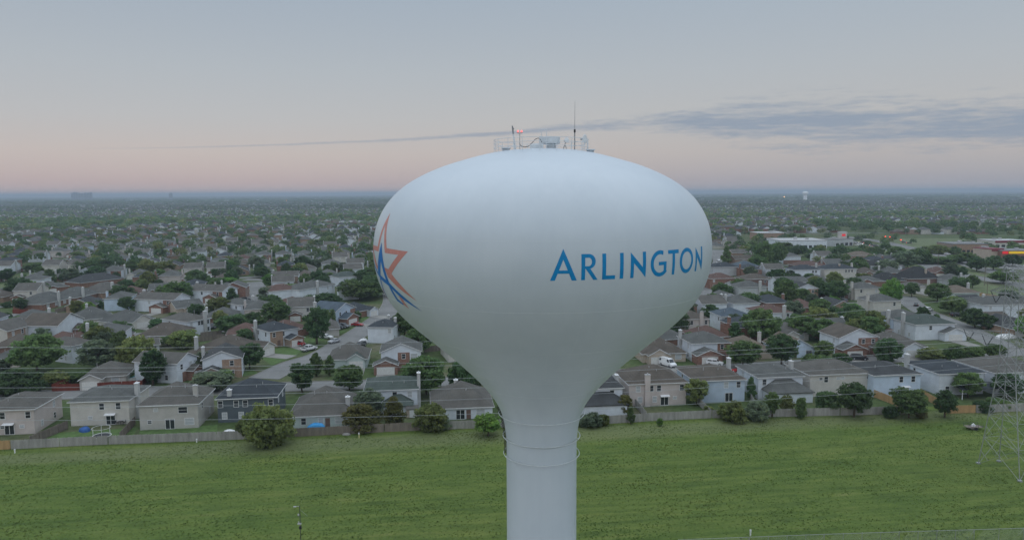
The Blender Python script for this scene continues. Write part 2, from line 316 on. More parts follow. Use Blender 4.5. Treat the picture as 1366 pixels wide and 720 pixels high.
def field_mat():
    m, nt, b = nmat('meadow_grass', .9, .1)
    g = N(nt, 'ShaderNodeNewGeometry'); mp = N(nt, 'ShaderNodeMapping'); mp.inputs['Rotation'].default_value = (0, 0, -YAW); nt.links.new(g.outputs['Position'], mp.inputs[0])
    m1 = N(nt, 'ShaderNodeMapping'); m1.inputs['Scale'].default_value = (.35, 1.6, 1); nt.links.new(mp.outputs[0], m1.inputs[0])
    a = N(nt, 'ShaderNodeTexNoise', Scale=.28, Detail=7.0, Roughness=.68); nt.links.new(m1.outputs[0], a.inputs['Vector'])
    c = N(nt, 'ShaderNodeTexNoise', Scale=2.6, Detail=4.0, Roughness=.7); nt.links.new(mp.outputs[0], c.inputs['Vector'])
    m2 = N(nt, 'ShaderNodeMapping'); m2.inputs['Scale'].default_value = (.12, 1.0, 1); nt.links.new(mp.outputs[0], m2.inputs[0])
    e = N(nt, 'ShaderNodeTexNoise', Scale=.09, Detail=4.0); nt.links.new(m2.outputs[0], e.inputs['Vector'])
    ra = ramp(nt, [(.3, (.062,.095,.026)), (.48, (.095,.138,.033)), (.62, (.122,.158,.04)), (.75, (.158,.172,.064))]); nt.links.new(a.outputs['Fac'], ra.inputs['Fac'])
    rc = ramp(nt, [(.3, (.78,.8,.78)), (.65, (1.1,1.08,1.05))]); nt.links.new(c.outputs['Fac'], rc.inputs['Fac'])
    re = ramp(nt, [(.35, (.9,.95,.92)), (.65, (1.12,1.06,1.1))]); nt.links.new(e.outputs['Fac'], re.inputs['Fac'])
    x1 = N(nt, 'ShaderNodeMixRGB', blend_type='MULTIPLY'); x1.inputs[0].default_value = 1; nt.links.new(ra.outputs[0], x1.inputs[1]); nt.links.new(rc.outputs[0], x1.inputs[2])
    x2 = N(nt, 'ShaderNodeMixRGB', blend_type='MULTIPLY'); x2.inputs[0].default_value = 1; nt.links.new(x1.outputs[0], x2.inputs[1]); nt.links.new(re.outputs[0], x2.inputs[2])
    # worn, drier strip along the fence line
    dv = N(nt, 'ShaderNodeVectorMath', operation='DOT_PRODUCT'); nt.links.new(g.outputs['Position'], dv.inputs[0]); dv.inputs[1].default_value = (VD.x, VD.y, 0)
    v0 = Vector(FENCE[5]).dot(VD)
    wob = N(nt, 'ShaderNodeMath', operation='MULTIPLY_ADD'); nt.links.new(e.outputs['Fac'], wob.inputs[0]); wob.inputs[1].default_value = 9.0; nt.links.new(dv.outputs['Value'], wob.inputs[2])
    mr = N(nt, 'ShaderNodeMapRange', interpolation_type='SMOOTHSTEP'); mr.inputs['From Min'].default_value = v0-13+4.5; mr.inputs['From Max'].default_value = v0-7+4.5; nt.links.new(wob.outputs[0], mr.inputs[0])
    mr2 = N(nt, 'ShaderNodeMapRange', interpolation_type='SMOOTHSTEP'); mr2.inputs['From Min'].default_value = v0-1+4.5; mr2.inputs['From Max'].default_value = v0-4+4.5; nt.links.new(wob.outputs[0], mr2.inputs[0])
    k = N(nt, 'ShaderNodeMath', operation='MULTIPLY'); nt.links.new(mr.outputs[0], k.inputs[0]); nt.links.new(mr2.outputs[0], k.inputs[1])
    k2 = N(nt, 'ShaderNodeMath', operation='MULTIPLY'); nt.links.new(k.outputs[0], k2.inputs[0]); k2.inputs[1].default_value = .55
    m3 = N(nt, 'ShaderNodeMapping'); m3.inputs['Scale'].default_value = (.045, 1.1, 1); nt.links.new(mp.outputs[0], m3.inputs[0])
    s3 = N(nt, 'ShaderNodeTexNoise', Scale=.9, Detail=3.0, Roughness=.5); nt.links.new(m3.outputs[0], s3.inputs['Vector'])
    r3 = ramp(nt, [(.33, (.87,.9,.88)), (.66, (1.12,1.1,1.1))]); nt.links.new(s3.outputs['Fac'], r3.inputs['Fac'])
    x4 = N(nt, 'ShaderNodeMixRGB', blend_type='MULTIPLY'); x4.inputs[0].default_value = 1; nt.links.new(x2.outputs[0], x4.inputs[1]); nt.links.new(r3.outputs[0], x4.inputs[2]); x2 = x4
    x3 = N(nt, 'ShaderNodeMixRGB'); nt.links.new(k2.outputs[0], x3.inputs[0]); nt.links.new(x2.outputs[0], x3.inputs[1]); x3.inputs[2].default_value = (.15,.16,.085,1)
    nt.links.new(x3.outputs[0], b.inputs['Base Color'])
    ad = N(nt, 'ShaderNodeMath', operation='ADD'); nt.links.new(a.outputs['Fac'], ad.inputs[0]); nt.links.new(c.outputs['Fac'], ad.inputs[1])
    bp = N(nt, 'ShaderNodeBump', Strength=.2, Distance=.05); nt.links.new(ad.outputs[0], bp.inputs['Height']); nt.links.new(bp.outputs[0], b.inputs['Normal'])
    return m
FIELD_M = field_mat()
fm = MB()
fa = Vector(FENCE[5]); fl, fr = fa - UD*400, fa + UD*400
near = [Vector((-330, 20)), Vector((420, 20))]
cols = 24; rows = 14
for j in range(rows+1):
    for i in range(cols+1):
        t = i/cols; top = fl.lerp(fr, t) + VD*.8; bot = near[0].lerp(near[1], t); p = bot.lerp(top, j/rows); fm.v.append((p.x, p.y, .02))
for j in range(rows):
    for i in range(cols): k = j*(cols+1)+i; fm.f.append((k, k+1, k+cols+2, k+cols+1)); fm.m.append(0)
tag(fm.build('field', FIELD_M), 'open green meadow between the tower and the back fences', 'field', kind='structure')
# grass tufts that break up the meadow
nt_ = 50000
Yt = 92 + 72*RNG.random(nt_)**.9; Xt = (RNG.random(nt_)*2-1)*(Yt*.76)
vv = Xt*VD.x + Yt*VD.y; keep = vv < fa.dot(VD) - .2; Xt, Yt = Xt[keep], Yt[keep]; n_ = len(Xt)
clump = np.sin(Xt*.21+2*np.sin(Yt*.13))*np.sin(Yt*.34+1.5*np.sin(Xt*.08)) + RNG.normal(0, .5, n_)
hgt = np.clip(.09 + .045*clump, .04, .26)
T = np.zeros((n_, 3, 3, 3), np.float32)
for b_ in range(3):
    a_ = RNG.random(n_)*6.283; w_ = .06 + .07*RNG.random(n_); ox, oy = RNG.normal(0, .09, n_), RNG.normal(0, .09, n_)
    T[:, b_, 0] = np.stack([Xt+ox-np.cos(a_)*w_, Yt+oy-np.sin(a_)*w_, np.full(n_, .015)], 1)
    T[:, b_, 1] = np.stack([Xt+ox+np.cos(a_)*w_, Yt+oy+np.sin(a_)*w_, np.full(n_, .015)], 1)
    T[:, b_, 2] = np.stack([Xt+ox+RNG.normal(0, .08, n_), Yt+oy+RNG.normal(0, .08, n_), hgt*(.7+.6*RNG.random(n_))], 1)
gt = mesh_obj('grass', quads_mesh('grass', T.reshape(-1, 3, 3), [foliage('grass_blade', (.125,.178,.045))], n=3)); tag(gt, 'rough tufted grass growing across the meadow', 'grass', kind='stuff')

b = MB(); nx_ = 48  # pale ground added out of view, bounces light onto the tank's underside
for k in range(nx_): b.v.append((2.73 + 50*math.cos(k*2*math.pi/nx_), 57 + 36*math.sin(k*2*math.pi/nx_), .035))
b.f.append(tuple(range(nx_))); b.m.append(0)
tag(b.build('bounce_pad', mottled('bounce_gravel', (.4,.39,.37), .25, .9, .95)), 'unseen pale gravel added under the tower to bounce light up', 'added bounce ground', kind='structure')
# ------------------------------------------------------------------ water tower
S = 1.25; TX, TY = 2.184*S, 54*S
PROF0 = [(0,4.6),(0.6,4.5),(1.6,4.05),(3.2,3.35),(5,2.95),(7,2.76),(9,2.7),(20.2,2.68),(21.6,2.72),(22.714,2.86),(23.8,3.18),(24.857,3.8),(25.9,4.65),(27.0,5.72),(28.0,6.8),(28.643,7.5),(29.287,8.23),(29.93,8.98),(30.574,9.72),(31.217,10.37),(31.861,10.92),(32.504,11.37),(33.148,11.71),(33.791,11.97),(34.435,12.14),(35.078,12.25),(35.722,12.29),(36.365,12.27),(37.009,12.19),(37.652,12.05),(38.296,11.81),(38.939,11.47),(39.583,11.0),(40.226,10.35),(40.87,9.45),(41.513,8.2),(42.157,6.5),(42.8,4.0),(43.1,2.2),(43.2,0.001)]
def smooth_prof(P, n=6):
    P = [Vector((r*S, z*S)) for z, r in P]; out = []
    for i in range(len(P)-1):
        p0, p1, p2, p3 = P[max(i-1, 0)], P[i], P[i+1], P[min(i+2, len(P)-1)]
        for k in range(n):
            t = k/n; t0, t1, t2, t3 = 0, (p1-p0).length**.5 or 1e-3, 0, 0
            out.append(.5*((2*p1) + (p2-p0)*t + (2*p0-5*p1+4*p2-p3)*t*t + (3*p1-p0-3*p2+p3)*t**3))
    out.append(P[-1]); return [(max(p.x, .002), p.y) for p in out]
PROF = smooth_prof(PROF0)
pz = np.array([z for r, z in PROF]); pr = np.array([r for r, z in PROF])
pz = np.maximum.accumulate(pz + np.arange(len(pz))*1e-6)
# a light smoothing of the shell
for _ in range(6):
    q = pr.copy(); q[1:-1] = .25*pr[:-2]+.5*pr[1:-1]+.25*pr[2:]; pr = q
PROF = list(zip(pr, pz))
arc = np.concatenate([[0], np.cumsum(np.hypot(np.diff(pz), np.diff(pr)))]); arc -= np.interp(35.7*S, pz, arc)
def rad(z): return float(np.interp(z, pz, pr))
def tower_hit(x, y):
    d = ray(x, y).normalized(); t = 45.0
    while t < 90:
        p = Vector((0, 0, CAMH)) + d*t
        if math.hypot(p.x-TX, p.y-TY) < rad(p.z): return p
        t += .01
    return None
def tower_paint():
    m, nt, b = nmat('tower_white_paint', .38, .45)
    tc = N(nt, 'ShaderNodeTexCoord')
    mp = N(nt, 'ShaderNodeMapping'); mp.inputs['Scale'].default_value = (1.2, 1.2, .05); nt.links.new(tc.outputs['Object'], mp.inputs[0])
    st = N(nt, 'ShaderNodeTexNoise', Scale=1.0, Detail=5.0, Roughness=.6); nt.links.new(mp.outputs[0], st.inputs['Vector'])
    bl = N(nt, 'ShaderNodeTexNoise', Scale=.22, Detail=5.0, Roughness=.6); nt.links.new(tc.outputs['Object'], bl.inputs['Vector'])
    a = N(nt, 'ShaderNodeMath', operation='MULTIPLY_ADD'); nt.links.new(st.outputs['Fac'], a.inputs[0]); a.inputs[1].default_value = .55; nt.links.new(bl.outputs['Fac'], a.inputs[2])
    rp = ramp(nt, [(.42, (.465,.515,.558)), (.95, (.515,.562,.602))]); nt.links.new(a.outputs[0], rp.inputs['Fac']); nt.links.new(rp.outputs[0], b.inputs['Base Color'])
    rr = N(nt, 'ShaderNodeMapRange'); rr.inputs['To Min'].default_value = .3; rr.inputs['To Max'].default_value = .48; nt.links.new(bl.outputs['Fac'], rr.inputs[0]); nt.links.new(rr.outputs[0], b.inputs['Roughness'])
    bp = N(nt, 'ShaderNodeBump', Strength=.03, Distance=.3); nt.links.new(bl.outputs['Fac'], bp.inputs['Height']); nt.links.new(bp.outputs[0], b.inputs['Normal'])
    return m
TP = tower_paint(); SEAM = plain('weld_seam_paint', (.6,.63,.65), .4)
BLUE = plain('lettering_blue', (.001,.205,.46), .45); RED = plain('emblem_red', (.52,.22,.19), .45); DBLUE = plain('emblem_blue', (.01,.15,.45), .45)
RST = plain('railing_paint', (.6,.63,.65), .5); GMAST = plain('antenna_grey', (.22,.23,.24), .5)
tower = tag(empty('water_tower', (TX, TY, 0)), 'giant white spheroid water tower with blue lettering and a red and blue star', 'water tower')
ZN = tower_hit(721, 531).z
lo = [(r, z) for r, z in PROF if z < ZN] + [(rad(ZN), ZN)]; hi = [(rad(ZN), ZN)] + [(r, z) for r, z in PROF if z > ZN]
b = MB(); b.lathe(lo, 192); b.build('pedestal', TP, tower, True)
b = MB(); b.lathe(hi, 256); tank = b.build('tank', TP, tower, True)
b = MB()
for y in (322, 418, 473, 495, 512, 531):
    p = tower_hit(721, y); b.torus((0, 0, p.z), rad(p.z)+.001, .011 if y != 322 else .006, 160, 6)
zs_ = sorted(tower_hit(721, y).z for y in (205, 240, 322, 418, 473, 512, 531))
for q, (za, zb_) in enumerate(zip(zs_[:-1], zs_[1:])):
    for k in range(18):
        t = 2*math.pi*(k + .5*(q % 2))/18; b.tube([((rad(z)-.004)*math.cos(t), (rad(z)-.004)*math.sin(t), z) for z in np.linspace(za, zb_, 12)], .0075, 4)
b.build('weld_seam', SEAM, tank, True)
# lettering and star emblem: thin paint films laid on the curved shell
def on_shell(u, v, off):
    z = float(np.interp(v, arc, pz)); th = u/(12.29*S); i = int(np.searchsorted(pz, z)); i = min(max(i, 1), len(pz)-2)
    dr, dz = pr[i+1]-pr[i-1], pz[i+1]-pz[i-1]; l = math.hypot(dr, dz); nr, nz = dz/l, -dr/l; r = rad(z) + nr*off
    return ((r)*math.sin(th), -(r)*math.cos(th), z + nz*off)
def film(name, polys, mat, base, step=.0012):
    bm = bmesh.new()
    for k, P in enumerate(polys):
        b2 = bmesh.new(); b2.faces.new([b2.verts.new((p[0]*S, p[1]*S, 0)) for p in P]); bmesh.ops.triangulate(b2, faces=b2.faces[:])
        for _ in range(7):
            le = [e for e in b2.edges if e.calc_length() > .3]
            if not le: break
            bmesh.ops.subdivide_edges(b2, edges=le, cuts=1); bmesh.ops.triangulate(b2, faces=[f for f in b2.faces if len(f.verts) > 3])
        off = base + (k % 6)*step; vm = {v: bm.verts.new(on_shell(v.co.x, v.co.y, off)) for v in b2.verts}
        for f in b2.faces:
            try: bm.faces.new([vm[v] for v in f.verts])
            except ValueError: pass
        b2.free()
    bmesh.ops.recalc_face_normals(bm, faces=bm.faces[:])
    me = bpy.data.meshes.new(name); bm.to_mesh(me); bm.free(); me.materials.append(mat); return mesh_obj(name, me, tank)
def arcpts(cx, cy, rx, ry, a0, a1, n=14): return [(cx+rx*math.cos(R(a0+(a1-a0)*i/n)), cy+ry*math.sin(R(a0+(a1-a0)*i/n))) for i in range(n+1)]
def strip(o, i): return [[o[k], o[k+1], i[k+1], i[k]] for k in range(len(o)-1)]
def Nn(o): return [[(4.96+o,-.76),(5.19+o,-.76),(5.19+o,.13),(4.96+o,.78)], [(4.96+o,.78),(5.19+o,.13),(6.06+o,-.77),(5.82+o,-.14)], [(5.82+o,-.14),(6.06+o,-.77),(6.06+o,.78),(5.82+o,.78)]]
LET = [[(.01,-.77),(.29,-.77),(.78,.45),(.78,1.08)], [(1.28,-.77),(1.58,-.77),(.78,1.08),(.78,.45)], [(.455,-.36),(1.115,-.36),(1.04,-.17),(.53,-.17)],
       [(1.84,-.76),(2.07,-.76),(2.07,.76),(1.84,.76)], [(2.10,-.1),(2.38,-.1),(2.84,-.76),(2.57,-.76)],
       [(3.11,-.76),(3.35,-.76),(3.35,.76),(3.11,.76)], [(3.35,-.76),(3.94,-.76),(3.94,-.53),(3.35,-.53)], [(4.24,-.76),(4.48,-.76),(4.48,.77),(4.24,.77)],
       [(7.49,-.1),(7.73,-.1),(7.73,-.5),(7.49,-.42)], [(7.06,-.1),(7.73,-.1),(7.73,.11),(7.06,.11)],
       [(7.87,.55),(8.89,.55),(8.89,.78),(7.87,.78)], [(8.27,-.75),(8.51,-.75),(8.51,.55),(8.27,.55)]] + Nn(0) + Nn(5.97)
LET += strip([(2.07,.76)]+arcpts(2.3,.33,.4,.43,90,-90)+[(2.07,-.1)], [(2.07,.54)]+arcpts(2.28,.3,.19,.245,90,-90)+[(2.07,.055)])
LET += strip(arcpts(7.18,.01,.77,.8,68,322,26), arcpts(7.18,.01,.53,.56,62,326,26))
LET += strip(arcpts(9.79,.03,.79,.8,0,360,36), arcpts(9.79,.03,.55,.56,0,360,36))
film('lettering', LET, BLUE, .006)
UC = -13.35
def mir(P): return [(2*UC-u, v) for u, v in P]
RP = [[(UC,3.14),(UC,2.25),(-12.69,.42),(-12.38,.75)], [(-12.38,.75),(-12.69,.42),(-10.73,.42),(-9.66,.69)], [(-9.66,.69),(-10.73,.42),(-12.21,-.62),(-11.83,-.89)]]
RP += [mir(p) for p in RP]
RP += [[(-12.95,-.55),(-12.21,-.62),(-11.83,-.89),(-10.6,-1.75),(-9.51,-2.57),(-10.9,-1.97),(-12.5,-1.2)], [(-11.72,-2.2),(-11.41,-2.34),(-11.03,-3.36),(-11.61,-3.04)], mir([(-11.72,-2.2),(-11.41,-2.34),(-11.03,-3.36),(-11.61,-3.04)])]
emb = film('star_emblem', RP, RED, .006)
BP = [[(-13.4,1.09),(-14.74,-1.09),(-14.16,-1.21),(-13.5,-.18)], [(-13.4,1.09),(-13.5,-.18),(-13.06,-1.43),(-12.59,-1.54)],
      [(-17.0,.15),(-16.2,-.5),(-15.3,-.85),(-14.74,-1.09),(-14.16,-1.21),(-13.06,-1.43),(-12.59,-1.54),(-11.0,-2.38),(-9.48,-3.33),(-11.15,-2.66),(-12.15,-2.1),(-12.75,-1.82),(-14.42,-1.5),(-15.4,-1.08),(-16.3,-.62)],
      [(-12.85,-1.8),(-12.42,-1.98),(-12.1,-2.72),(-11.5,-3.0),(-11.61,-3.12),(-12.38,-2.88)], [(-14.6,-1.45),(-14.33,-1.5),(-15.0,-3.05),(-15.25,-3.1)]]
BP = [[(min(u, 99), v) for u, v in P] for P in BP]
film('letter_mark', BP, DBLUE, .016)
# rigging rails round the neck
for y, hw in ((549, 55.0), (579, 49.5), (602.5, 50.5)):
    p = at(721, y, TY); dep = pj(TX, TY, p.z)[2]; r_ = max(hw/970*dep*.985, rad(p.z)+.26)
    b = MB(); b.torus((0, 0, p.z), r_, .035, 128, 6)
    for k in range(10):
        t = 2*math.pi*k/10+.3; rr = rad(p.z)-.02; b.bar((rr*math.cos(t), rr*math.sin(t), p.z), (r_*math.cos(t), r_*math.sin(t), p.z), .025, 5)
    b.build('rigging_rail', SEAM, tower)
# antenna cables clipped down the left flank
b = MB()
for j in range(4):
    th = R(183.5 + j*1.3); pts = []
    for i in range(30):
        z = at(672, 540, TY).z - i*.16; rr = rad(z) + .12 + .13*math.sin(i*1.7+j*2)+.05*math.sin(i*4.1+j); pts.append((rr*math.cos(th+.01*math.sin(i*2.1+j)), rr*math.sin(th+.01*math.sin(i*2.1+j)), z))
    b.tube(pts, .02, 5)
b.build('cable', M['black'], tower)
# service door low on the flared base
b = MB(); b.box(-.6, .6, -4.36*S-.4, -4.0*S, .0, 2.3); b.build('door', M['steel'], tower)
# roof: railing, vent, hatches
RR = 4.32; zt = rad
def roof_z(r): return float(np.interp(-r, -pr[-60:], pz[-60:]))
ztop = roof_z(RR)
b = MB(); top = ztop + 1.12
for h in (.42, .77, 1.12): b.torus((0, 0, ztop+h), RR, .024, 96, 5)
for k in range(18):
    t = 2*math.pi*k/18 + .1; b.bar((RR*math.cos(t), RR*math.sin(t), ztop-.05), (RR*math.cos(t), RR*math.sin(t), top), .024, 5)
b.build('railing', RST, tower)
def rel(px, py, Y): v = at(px, py, Y); return (v.x-TX, v.y-TY, v.z)
vc = rel(735, 190, TY-1.0); zb = roof_z(1.4)
b = MB(); b.lathe([(.001, zb+1.02), (.8, zb+1.0), (.83, zb+.97), (.83, zb+.42), (.78, zb+.42), (.45, zb+.42), (.45, zb-.1)], 32, (vc[0], vc[1])); b.build('roof_vent', RST, tower, False)
hc = rel(716, 190, TY+.6); b = MB(); b.lathe([(.001, ztop+.85), (.55, ztop+.8), (.62, ztop+.68), (.62, ztop+.1)], 28, (hc[0], hc[1])); b.build('hatch', RST, tower)
for (px, py, dy) in ((675, 198, -1.6), (787.5, 201.5, -1.0)):
    c = rel(px, py, TY+dy); z = roof_z(math.hypot(c[0], c[1])); b = MB(); b.lathe([(.001, z+.28), (.42, z+.25), (.45, z+.2), (.45, z+.16), (.32, z+.16), (.32, z-.15)], 24, (c[0], c[1])); b.build('hatch', TP, tower)
b = MB()
c0, c1 = rel(722.3, 197, TY-2.2), rel(729, 197, TY-2.2)
b.tube([(c0[0], c0[1], roof_z(2.2)-.05), (c0[0], c0[1], rel(0, 176.6, TY-2.2)[2]), (c1[0], c1[1], rel(0, 176.6, TY-2.2)[2]), (c1[0], c1[1], roof_z(2.2)-.05)], .028, 6)
b.box(c0[0]-.2, c0[0]+.15, c0[1]+.02, c0[1]+.25, roof_z(2.2)-.05, roof_z(2.2)+1.0)
b.build('ladder_hoop', RST, tower)
Yb = TY-2.6
b = MB(); cp = [rel(x, y, Yb) for x, y in ((693.4,192),(695,195),(700,196.4),(705,195.2),(710,190.5),(714,186),(718,184.2),(721,186.5),(723,190))]; b.tube(cp, .028, 6); b.build('conduit', M['black'], tower)
# equipment standing on the tank
def stand(px, py, Y):
    v = at(px, py, Y); z = roof_z(math.hypot(v.x-TX, v.y-TY)); return Vector((v.x, v.y, z-.02))
p = stand(693.4, 196, Yb); zl = at(693.4, 174.5, Yb).z
o = tag(empty('obstruction_light', p), 'twin red aircraft warning lamp glowing on a post atop the water tower', 'warning light')
h = zl - p.z
b = MB(); b.bar((0,0,0), (0,0,h-.22), .03, 8); b.bar((-.17,0,h-.22), (.17,0,h-.22), .025, 6); b.build('post', M['steel'], o)
GL = lamp_mat('warning_lamp_red', (1, .22, .2), 1.0)
for sx_ in (-.16, .16):
    b = MB(); b.lathe([(.001,h+.06),(.05,h+.04),(.08,h-.02),(.08,h-.12),(.06,h-.16)], 16, (sx_, 0)); l_ = b.build('lamp', GL, o, True)
    b = MB(); b.lathe([(.11,h-.15),(.11,h-.21),(.001,h-.22)], 12, (sx_, 0)); b.build('lamp_base', M['steel'], l_)
p = stand(687.4, 197, TY-1.8); t = at(683.4, 168, TY-1.8)
o = tag(empty('panel_antenna', p), 'slim leaning panel antenna with a dark tip, left of the red warning lamp', 'antenna')
dv = t-p; b = MB(); b.bar((0,0,-.02), tuple(dv*.68), .1, 8, .055); b.build('mast', RST, o)
b = MB(); b.bar(tuple(dv*.66), tuple(dv), .075, 8, .06); b.bar(tuple(dv*.85+Vector((0,0,0))), tuple(dv*.9+Vector((.12,0,0))), .06, 6); b.build('antenna_head', GMAST, o)
p = stand(766.6, 197, TY-1.7); t = at(767.2, 135, TY-1.7); hh = t.z-p.z
o = tag(empty('whip_antenna', p), 'tall thin whip antenna, the highest thing on the water tower', 'antenna')
b = MB(); b.bar((0,0,0), (0,0,hh*.4), .05, 8); b.build('mast', GMAST, o)
b = MB(); b.bar((0,0,hh*.36), (0,0,hh*.42), .085, 8); b.build('clamp', M['black'], o)
b = MB(); b.bar((0,0,hh*.4), (.01,0,hh), .03, 6, .012); b.build('whip', M['steel'], o)
def dish(px, py, Y, r, base, aim, label, leg=True):
    p = stand(*base, Y); c = at(px, py, Y) - p
    o = tag(empty('dish_antenna', p), label, 'dish antenna', 'dish antennas on the tank top')
    b = MB(); b.bar((0,0,0), (c.x*.9, c.y, c.z-.05), .035, 8)
    if leg: b.bar((.3,0,-.02), (c.x*.5, c.y, c.z*.5), .03, 6)
    b.build('mast', GMAST if leg else RST, o)
    b = MB(); a = Vector(aim).normalized(); q = Vector((0,0,1)).rotation_difference(a); prof = [(.001,-.16),(r*.5,-.12),(r*.85,-.04),(r,.04),(r*.97,.05),(r*.5,.03),(.001,.03)]
    b.lathe(prof, 24); b.v = [tuple(q @ Vector(v) + c) for v in b.v]; b.build('dish', M['white_plastic'], o, True)
    b = MB(); b.bar(tuple(c - a*.16), tuple(c - a*.42), .09, 8); b.build('radio_box', M['steel'], o)
dish(755.7, 187, TY-2.0, .24, (751.5, 197), (.4,-1,.1), 'small round dish antenna on a bent bracket, left of the whip antenna')
dish(780, 185.3, TY-.6, .42, (779, 201), (.85,-.55,.05), 'larger dish antenna at the right end of the tank-top railing', False)
# ------------------------------------------------------------------ houses
HOUSES = []      # (x, y, radius, short name, half width, depth)
def roof_solid(b, x0, x1, y0, y1, h, kind, pitch=.4, o=.4, t=.18):
    """roof body over the wall rectangle; returns ridge height"""
    X0, X1, Y0, Y1 = x0-o, x1+o, y0-o, y1+o; w, d_ = X1-X0, Y1-Y0
    if kind == 'hip':
        e = min(w, d_)/2; r = h + e*pitch
        if w >= d_: A, B_ = (X0+e, (Y0+Y1)/2, r), (X1-e+.001, (Y0+Y1)/2, r)
        else: A, B_ = ((X0+X1)/2, Y0+e, r), ((X0+X1)/2, Y1-e+.001, r)
        v = [(X0,Y0,h),(X1,Y0,h),(X1,Y1,h),(X0,Y1,h),A,B_,(X0,Y0,h-t),(X1,Y0,h-t),(X1,Y1,h-t),(X0,Y1,h-t)]
        f = [(0,1,5,4),(1,2,5),(2,3,4,5),(3,0,4)] if w >= d_ else [(0,1,4),(1,2,5,4),(2,3,5),(3,0,4,5)]
        f += [(6,7,1,0),(7,8,2,1),(8,9,3,2),(9,6,0,3),(9,8,7,6)]
        b.solid(v, f); return r
    if kind == 'gx': e = d_/2; r = h + e*pitch; pr_ = [(Y0,h),((Y0+Y1)/2,r),(Y1,h),(Y1,h-t),((Y0+Y1)/2,r-t),(Y0,h-t)]; v = [(X0,y,z) for y,z in pr_]+[(X1,y,z) for y,z in pr_]
    else: e = w/2; r = h + e*pitch; pr_ = [(X0,h),((X0+X1)/2,r),(X1,h),(X1,h-t),((X0+X1)/2,r-t),(X0,h-t)]; v = [(x,Y0,z) for x,z in pr_]+[(x,Y1,z) for x,z in pr_]
    f = [(i, (i+1) % 6, (i+1) % 6+6, i+6) for i in range(6)] + [(0,5,4,1),(1,4,3,2),(6,7,10,11),(7,8,9,10)]
    b.solid(v, f); return r
def wall_solid(b, x0, x1, y0, y1, h, kind, pitch=.48, o=.4, z0=0.0):
    hh = h-.1
    if kind == 'gx':
        r = h + ((y1-y0)/2+o)*pitch-.1; e = h+o*pitch-.1; ym = (y0+y1)/2
        s = [(y0,z0),(y1,z0),(y1,e),(ym,r),(y0,e)]; v = [(x0,y,z) for y,z in s]+[(x1,y,z) for y,z in s]
    elif kind == 'gy':
        r = h + ((x1-x0)/2+o)*pitch-.1; e = h+o*pitch-.1; xm = (x0+x1)/2
        s = [(x0,z0),(x1,z0),(x1,e),(xm,r),(x0,e)]; v = [(x,y0,z) for x,z in s]+[(x,y1,z) for x,z in s]
    else: b.box(x0, x1, y0, y1, z0, hh); return
    b.solid(v, [(0,1,2,3,4),(9,8,7,6,5)]+[(i,(i+1)%5,(i+1)%5+5,i+5) for i in range(5)])
def fascia(b, x0, x1, y0, y1, h, kind, pitch=.48, o=.4):
    X0, X1, Y0, Y1 = x0-o, x1+o, y0-o, y1+o; g = .003; t = .035
    z0, z1 = h-.21, h-.02
    if kind in ('hip', 'gx'): b.box(X0, X1, Y0-g-t, Y0-g, z0, z1); b.box(X0, X1, Y1+g, Y1+g+t, z0, z1)
    if kind in ('hip', 'gy'): b.box(X0-g-t, X0-g, Y0, Y1, z0, z1); b.box(X1+g, X1+g+t, Y0, Y1, z0, z1)
    def rake(p, q, ax):
        n = (g, g+t)
        for s, e in ((-1, 0), (1, 1)):
            c = ((Y0, Y1) if ax == 'y' else (X0, X1))[e]
            a0, a1 = sorted((c+s*n[0], c+s*n[1]))
            if ax == 'y': v = [(p[0],a0,p[1]-.2),(q[0],a0,q[1]-.2),(q[0],a0,q[1]-.01),(p[0],a0,p[1]-.01)]; v += [(x,a1,z) for x,_,z in v]
            else: v = [(a0,p[0],p[1]-.2),(a0,q[0],q[1]-.2),(a0,q[0],q[1]-.01),(a0,p[0],p[1]-.01)]; v += [(a1,y,z) for _,y,z in v]
            b.solid(v, [(0,1,2,3),(7,6,5,4),(0,4,5,1),(1,5,6,2),(2,6,7,3),(3,7,4,0)])
    if kind == 'gx': r = h+(Y1-Y0)/2*pitch; ym = (Y0+Y1)/2; rake((Y0,h),(ym,r),'x'); rake((ym,r),(Y1,h),'x')
    if kind == 'gy': r = h+(X1-X0)/2*pitch; xm = (X0+X1)/2; rake((X0,h),(xm,r),'y'); rake((xm,r),(X1,h),'y')
def window(root, face, c, z, w, h, w2, d_, blind=False, kind='window'):
    """face: F (y=0) B L R; c = coordinate along the face"""
    def P(b, a0, a1, z0, z1, o0, o1):
        if face == 'F': b.box(a0, a1, -o1, -o0, z0, z1)
        elif face == 'B': b.box(a0, a1, d_+o0, d_+o1, z0, z1)
        elif face == 'L': b.box(-w2-o1, -w2-o0, a0, a1, z0, z1)
        else: b.box(w2+o0, w2+o1, a0, a1, z0, z1)
    t = .09; b = MB()
    P(b, c-w/2-t, c-w/2, z-t, z+h+t, .002, .07); P(b, c+w/2, c+w/2+t, z-t, z+h+t, .002, .07); P(b, c-w/2, c+w/2, z+h, z+h+t, .002, .07); P(b, c-w/2, c+w/2, z-t, z, .002, .07)
    if kind == 'window': P(b, c-w/2, c+w/2, z+h/2-.03, z+h/2+.03, .002, .055)
    else: P(b, c-.05, c+.05, z, z+h, .002, .055)
    f = b.build('window' if kind == 'window' else 'patio_door', M['trim'], root)
    b = MB()
    if kind == 'window':
        P(b, c-w/2, c+w/2, z, z+h/2-.03, .002, .03); P(b, c-w/2, c+w/2, z+h/2+.03, z+h, .002, .03)
    else: P(b, c-w/2, c-.05, z, z+h, .002, .03); P(b, c+.05, c+w/2, z, z+h, .002, .03)
    b.build('pane', M['shade'] if blind else M['pane'], f); return f
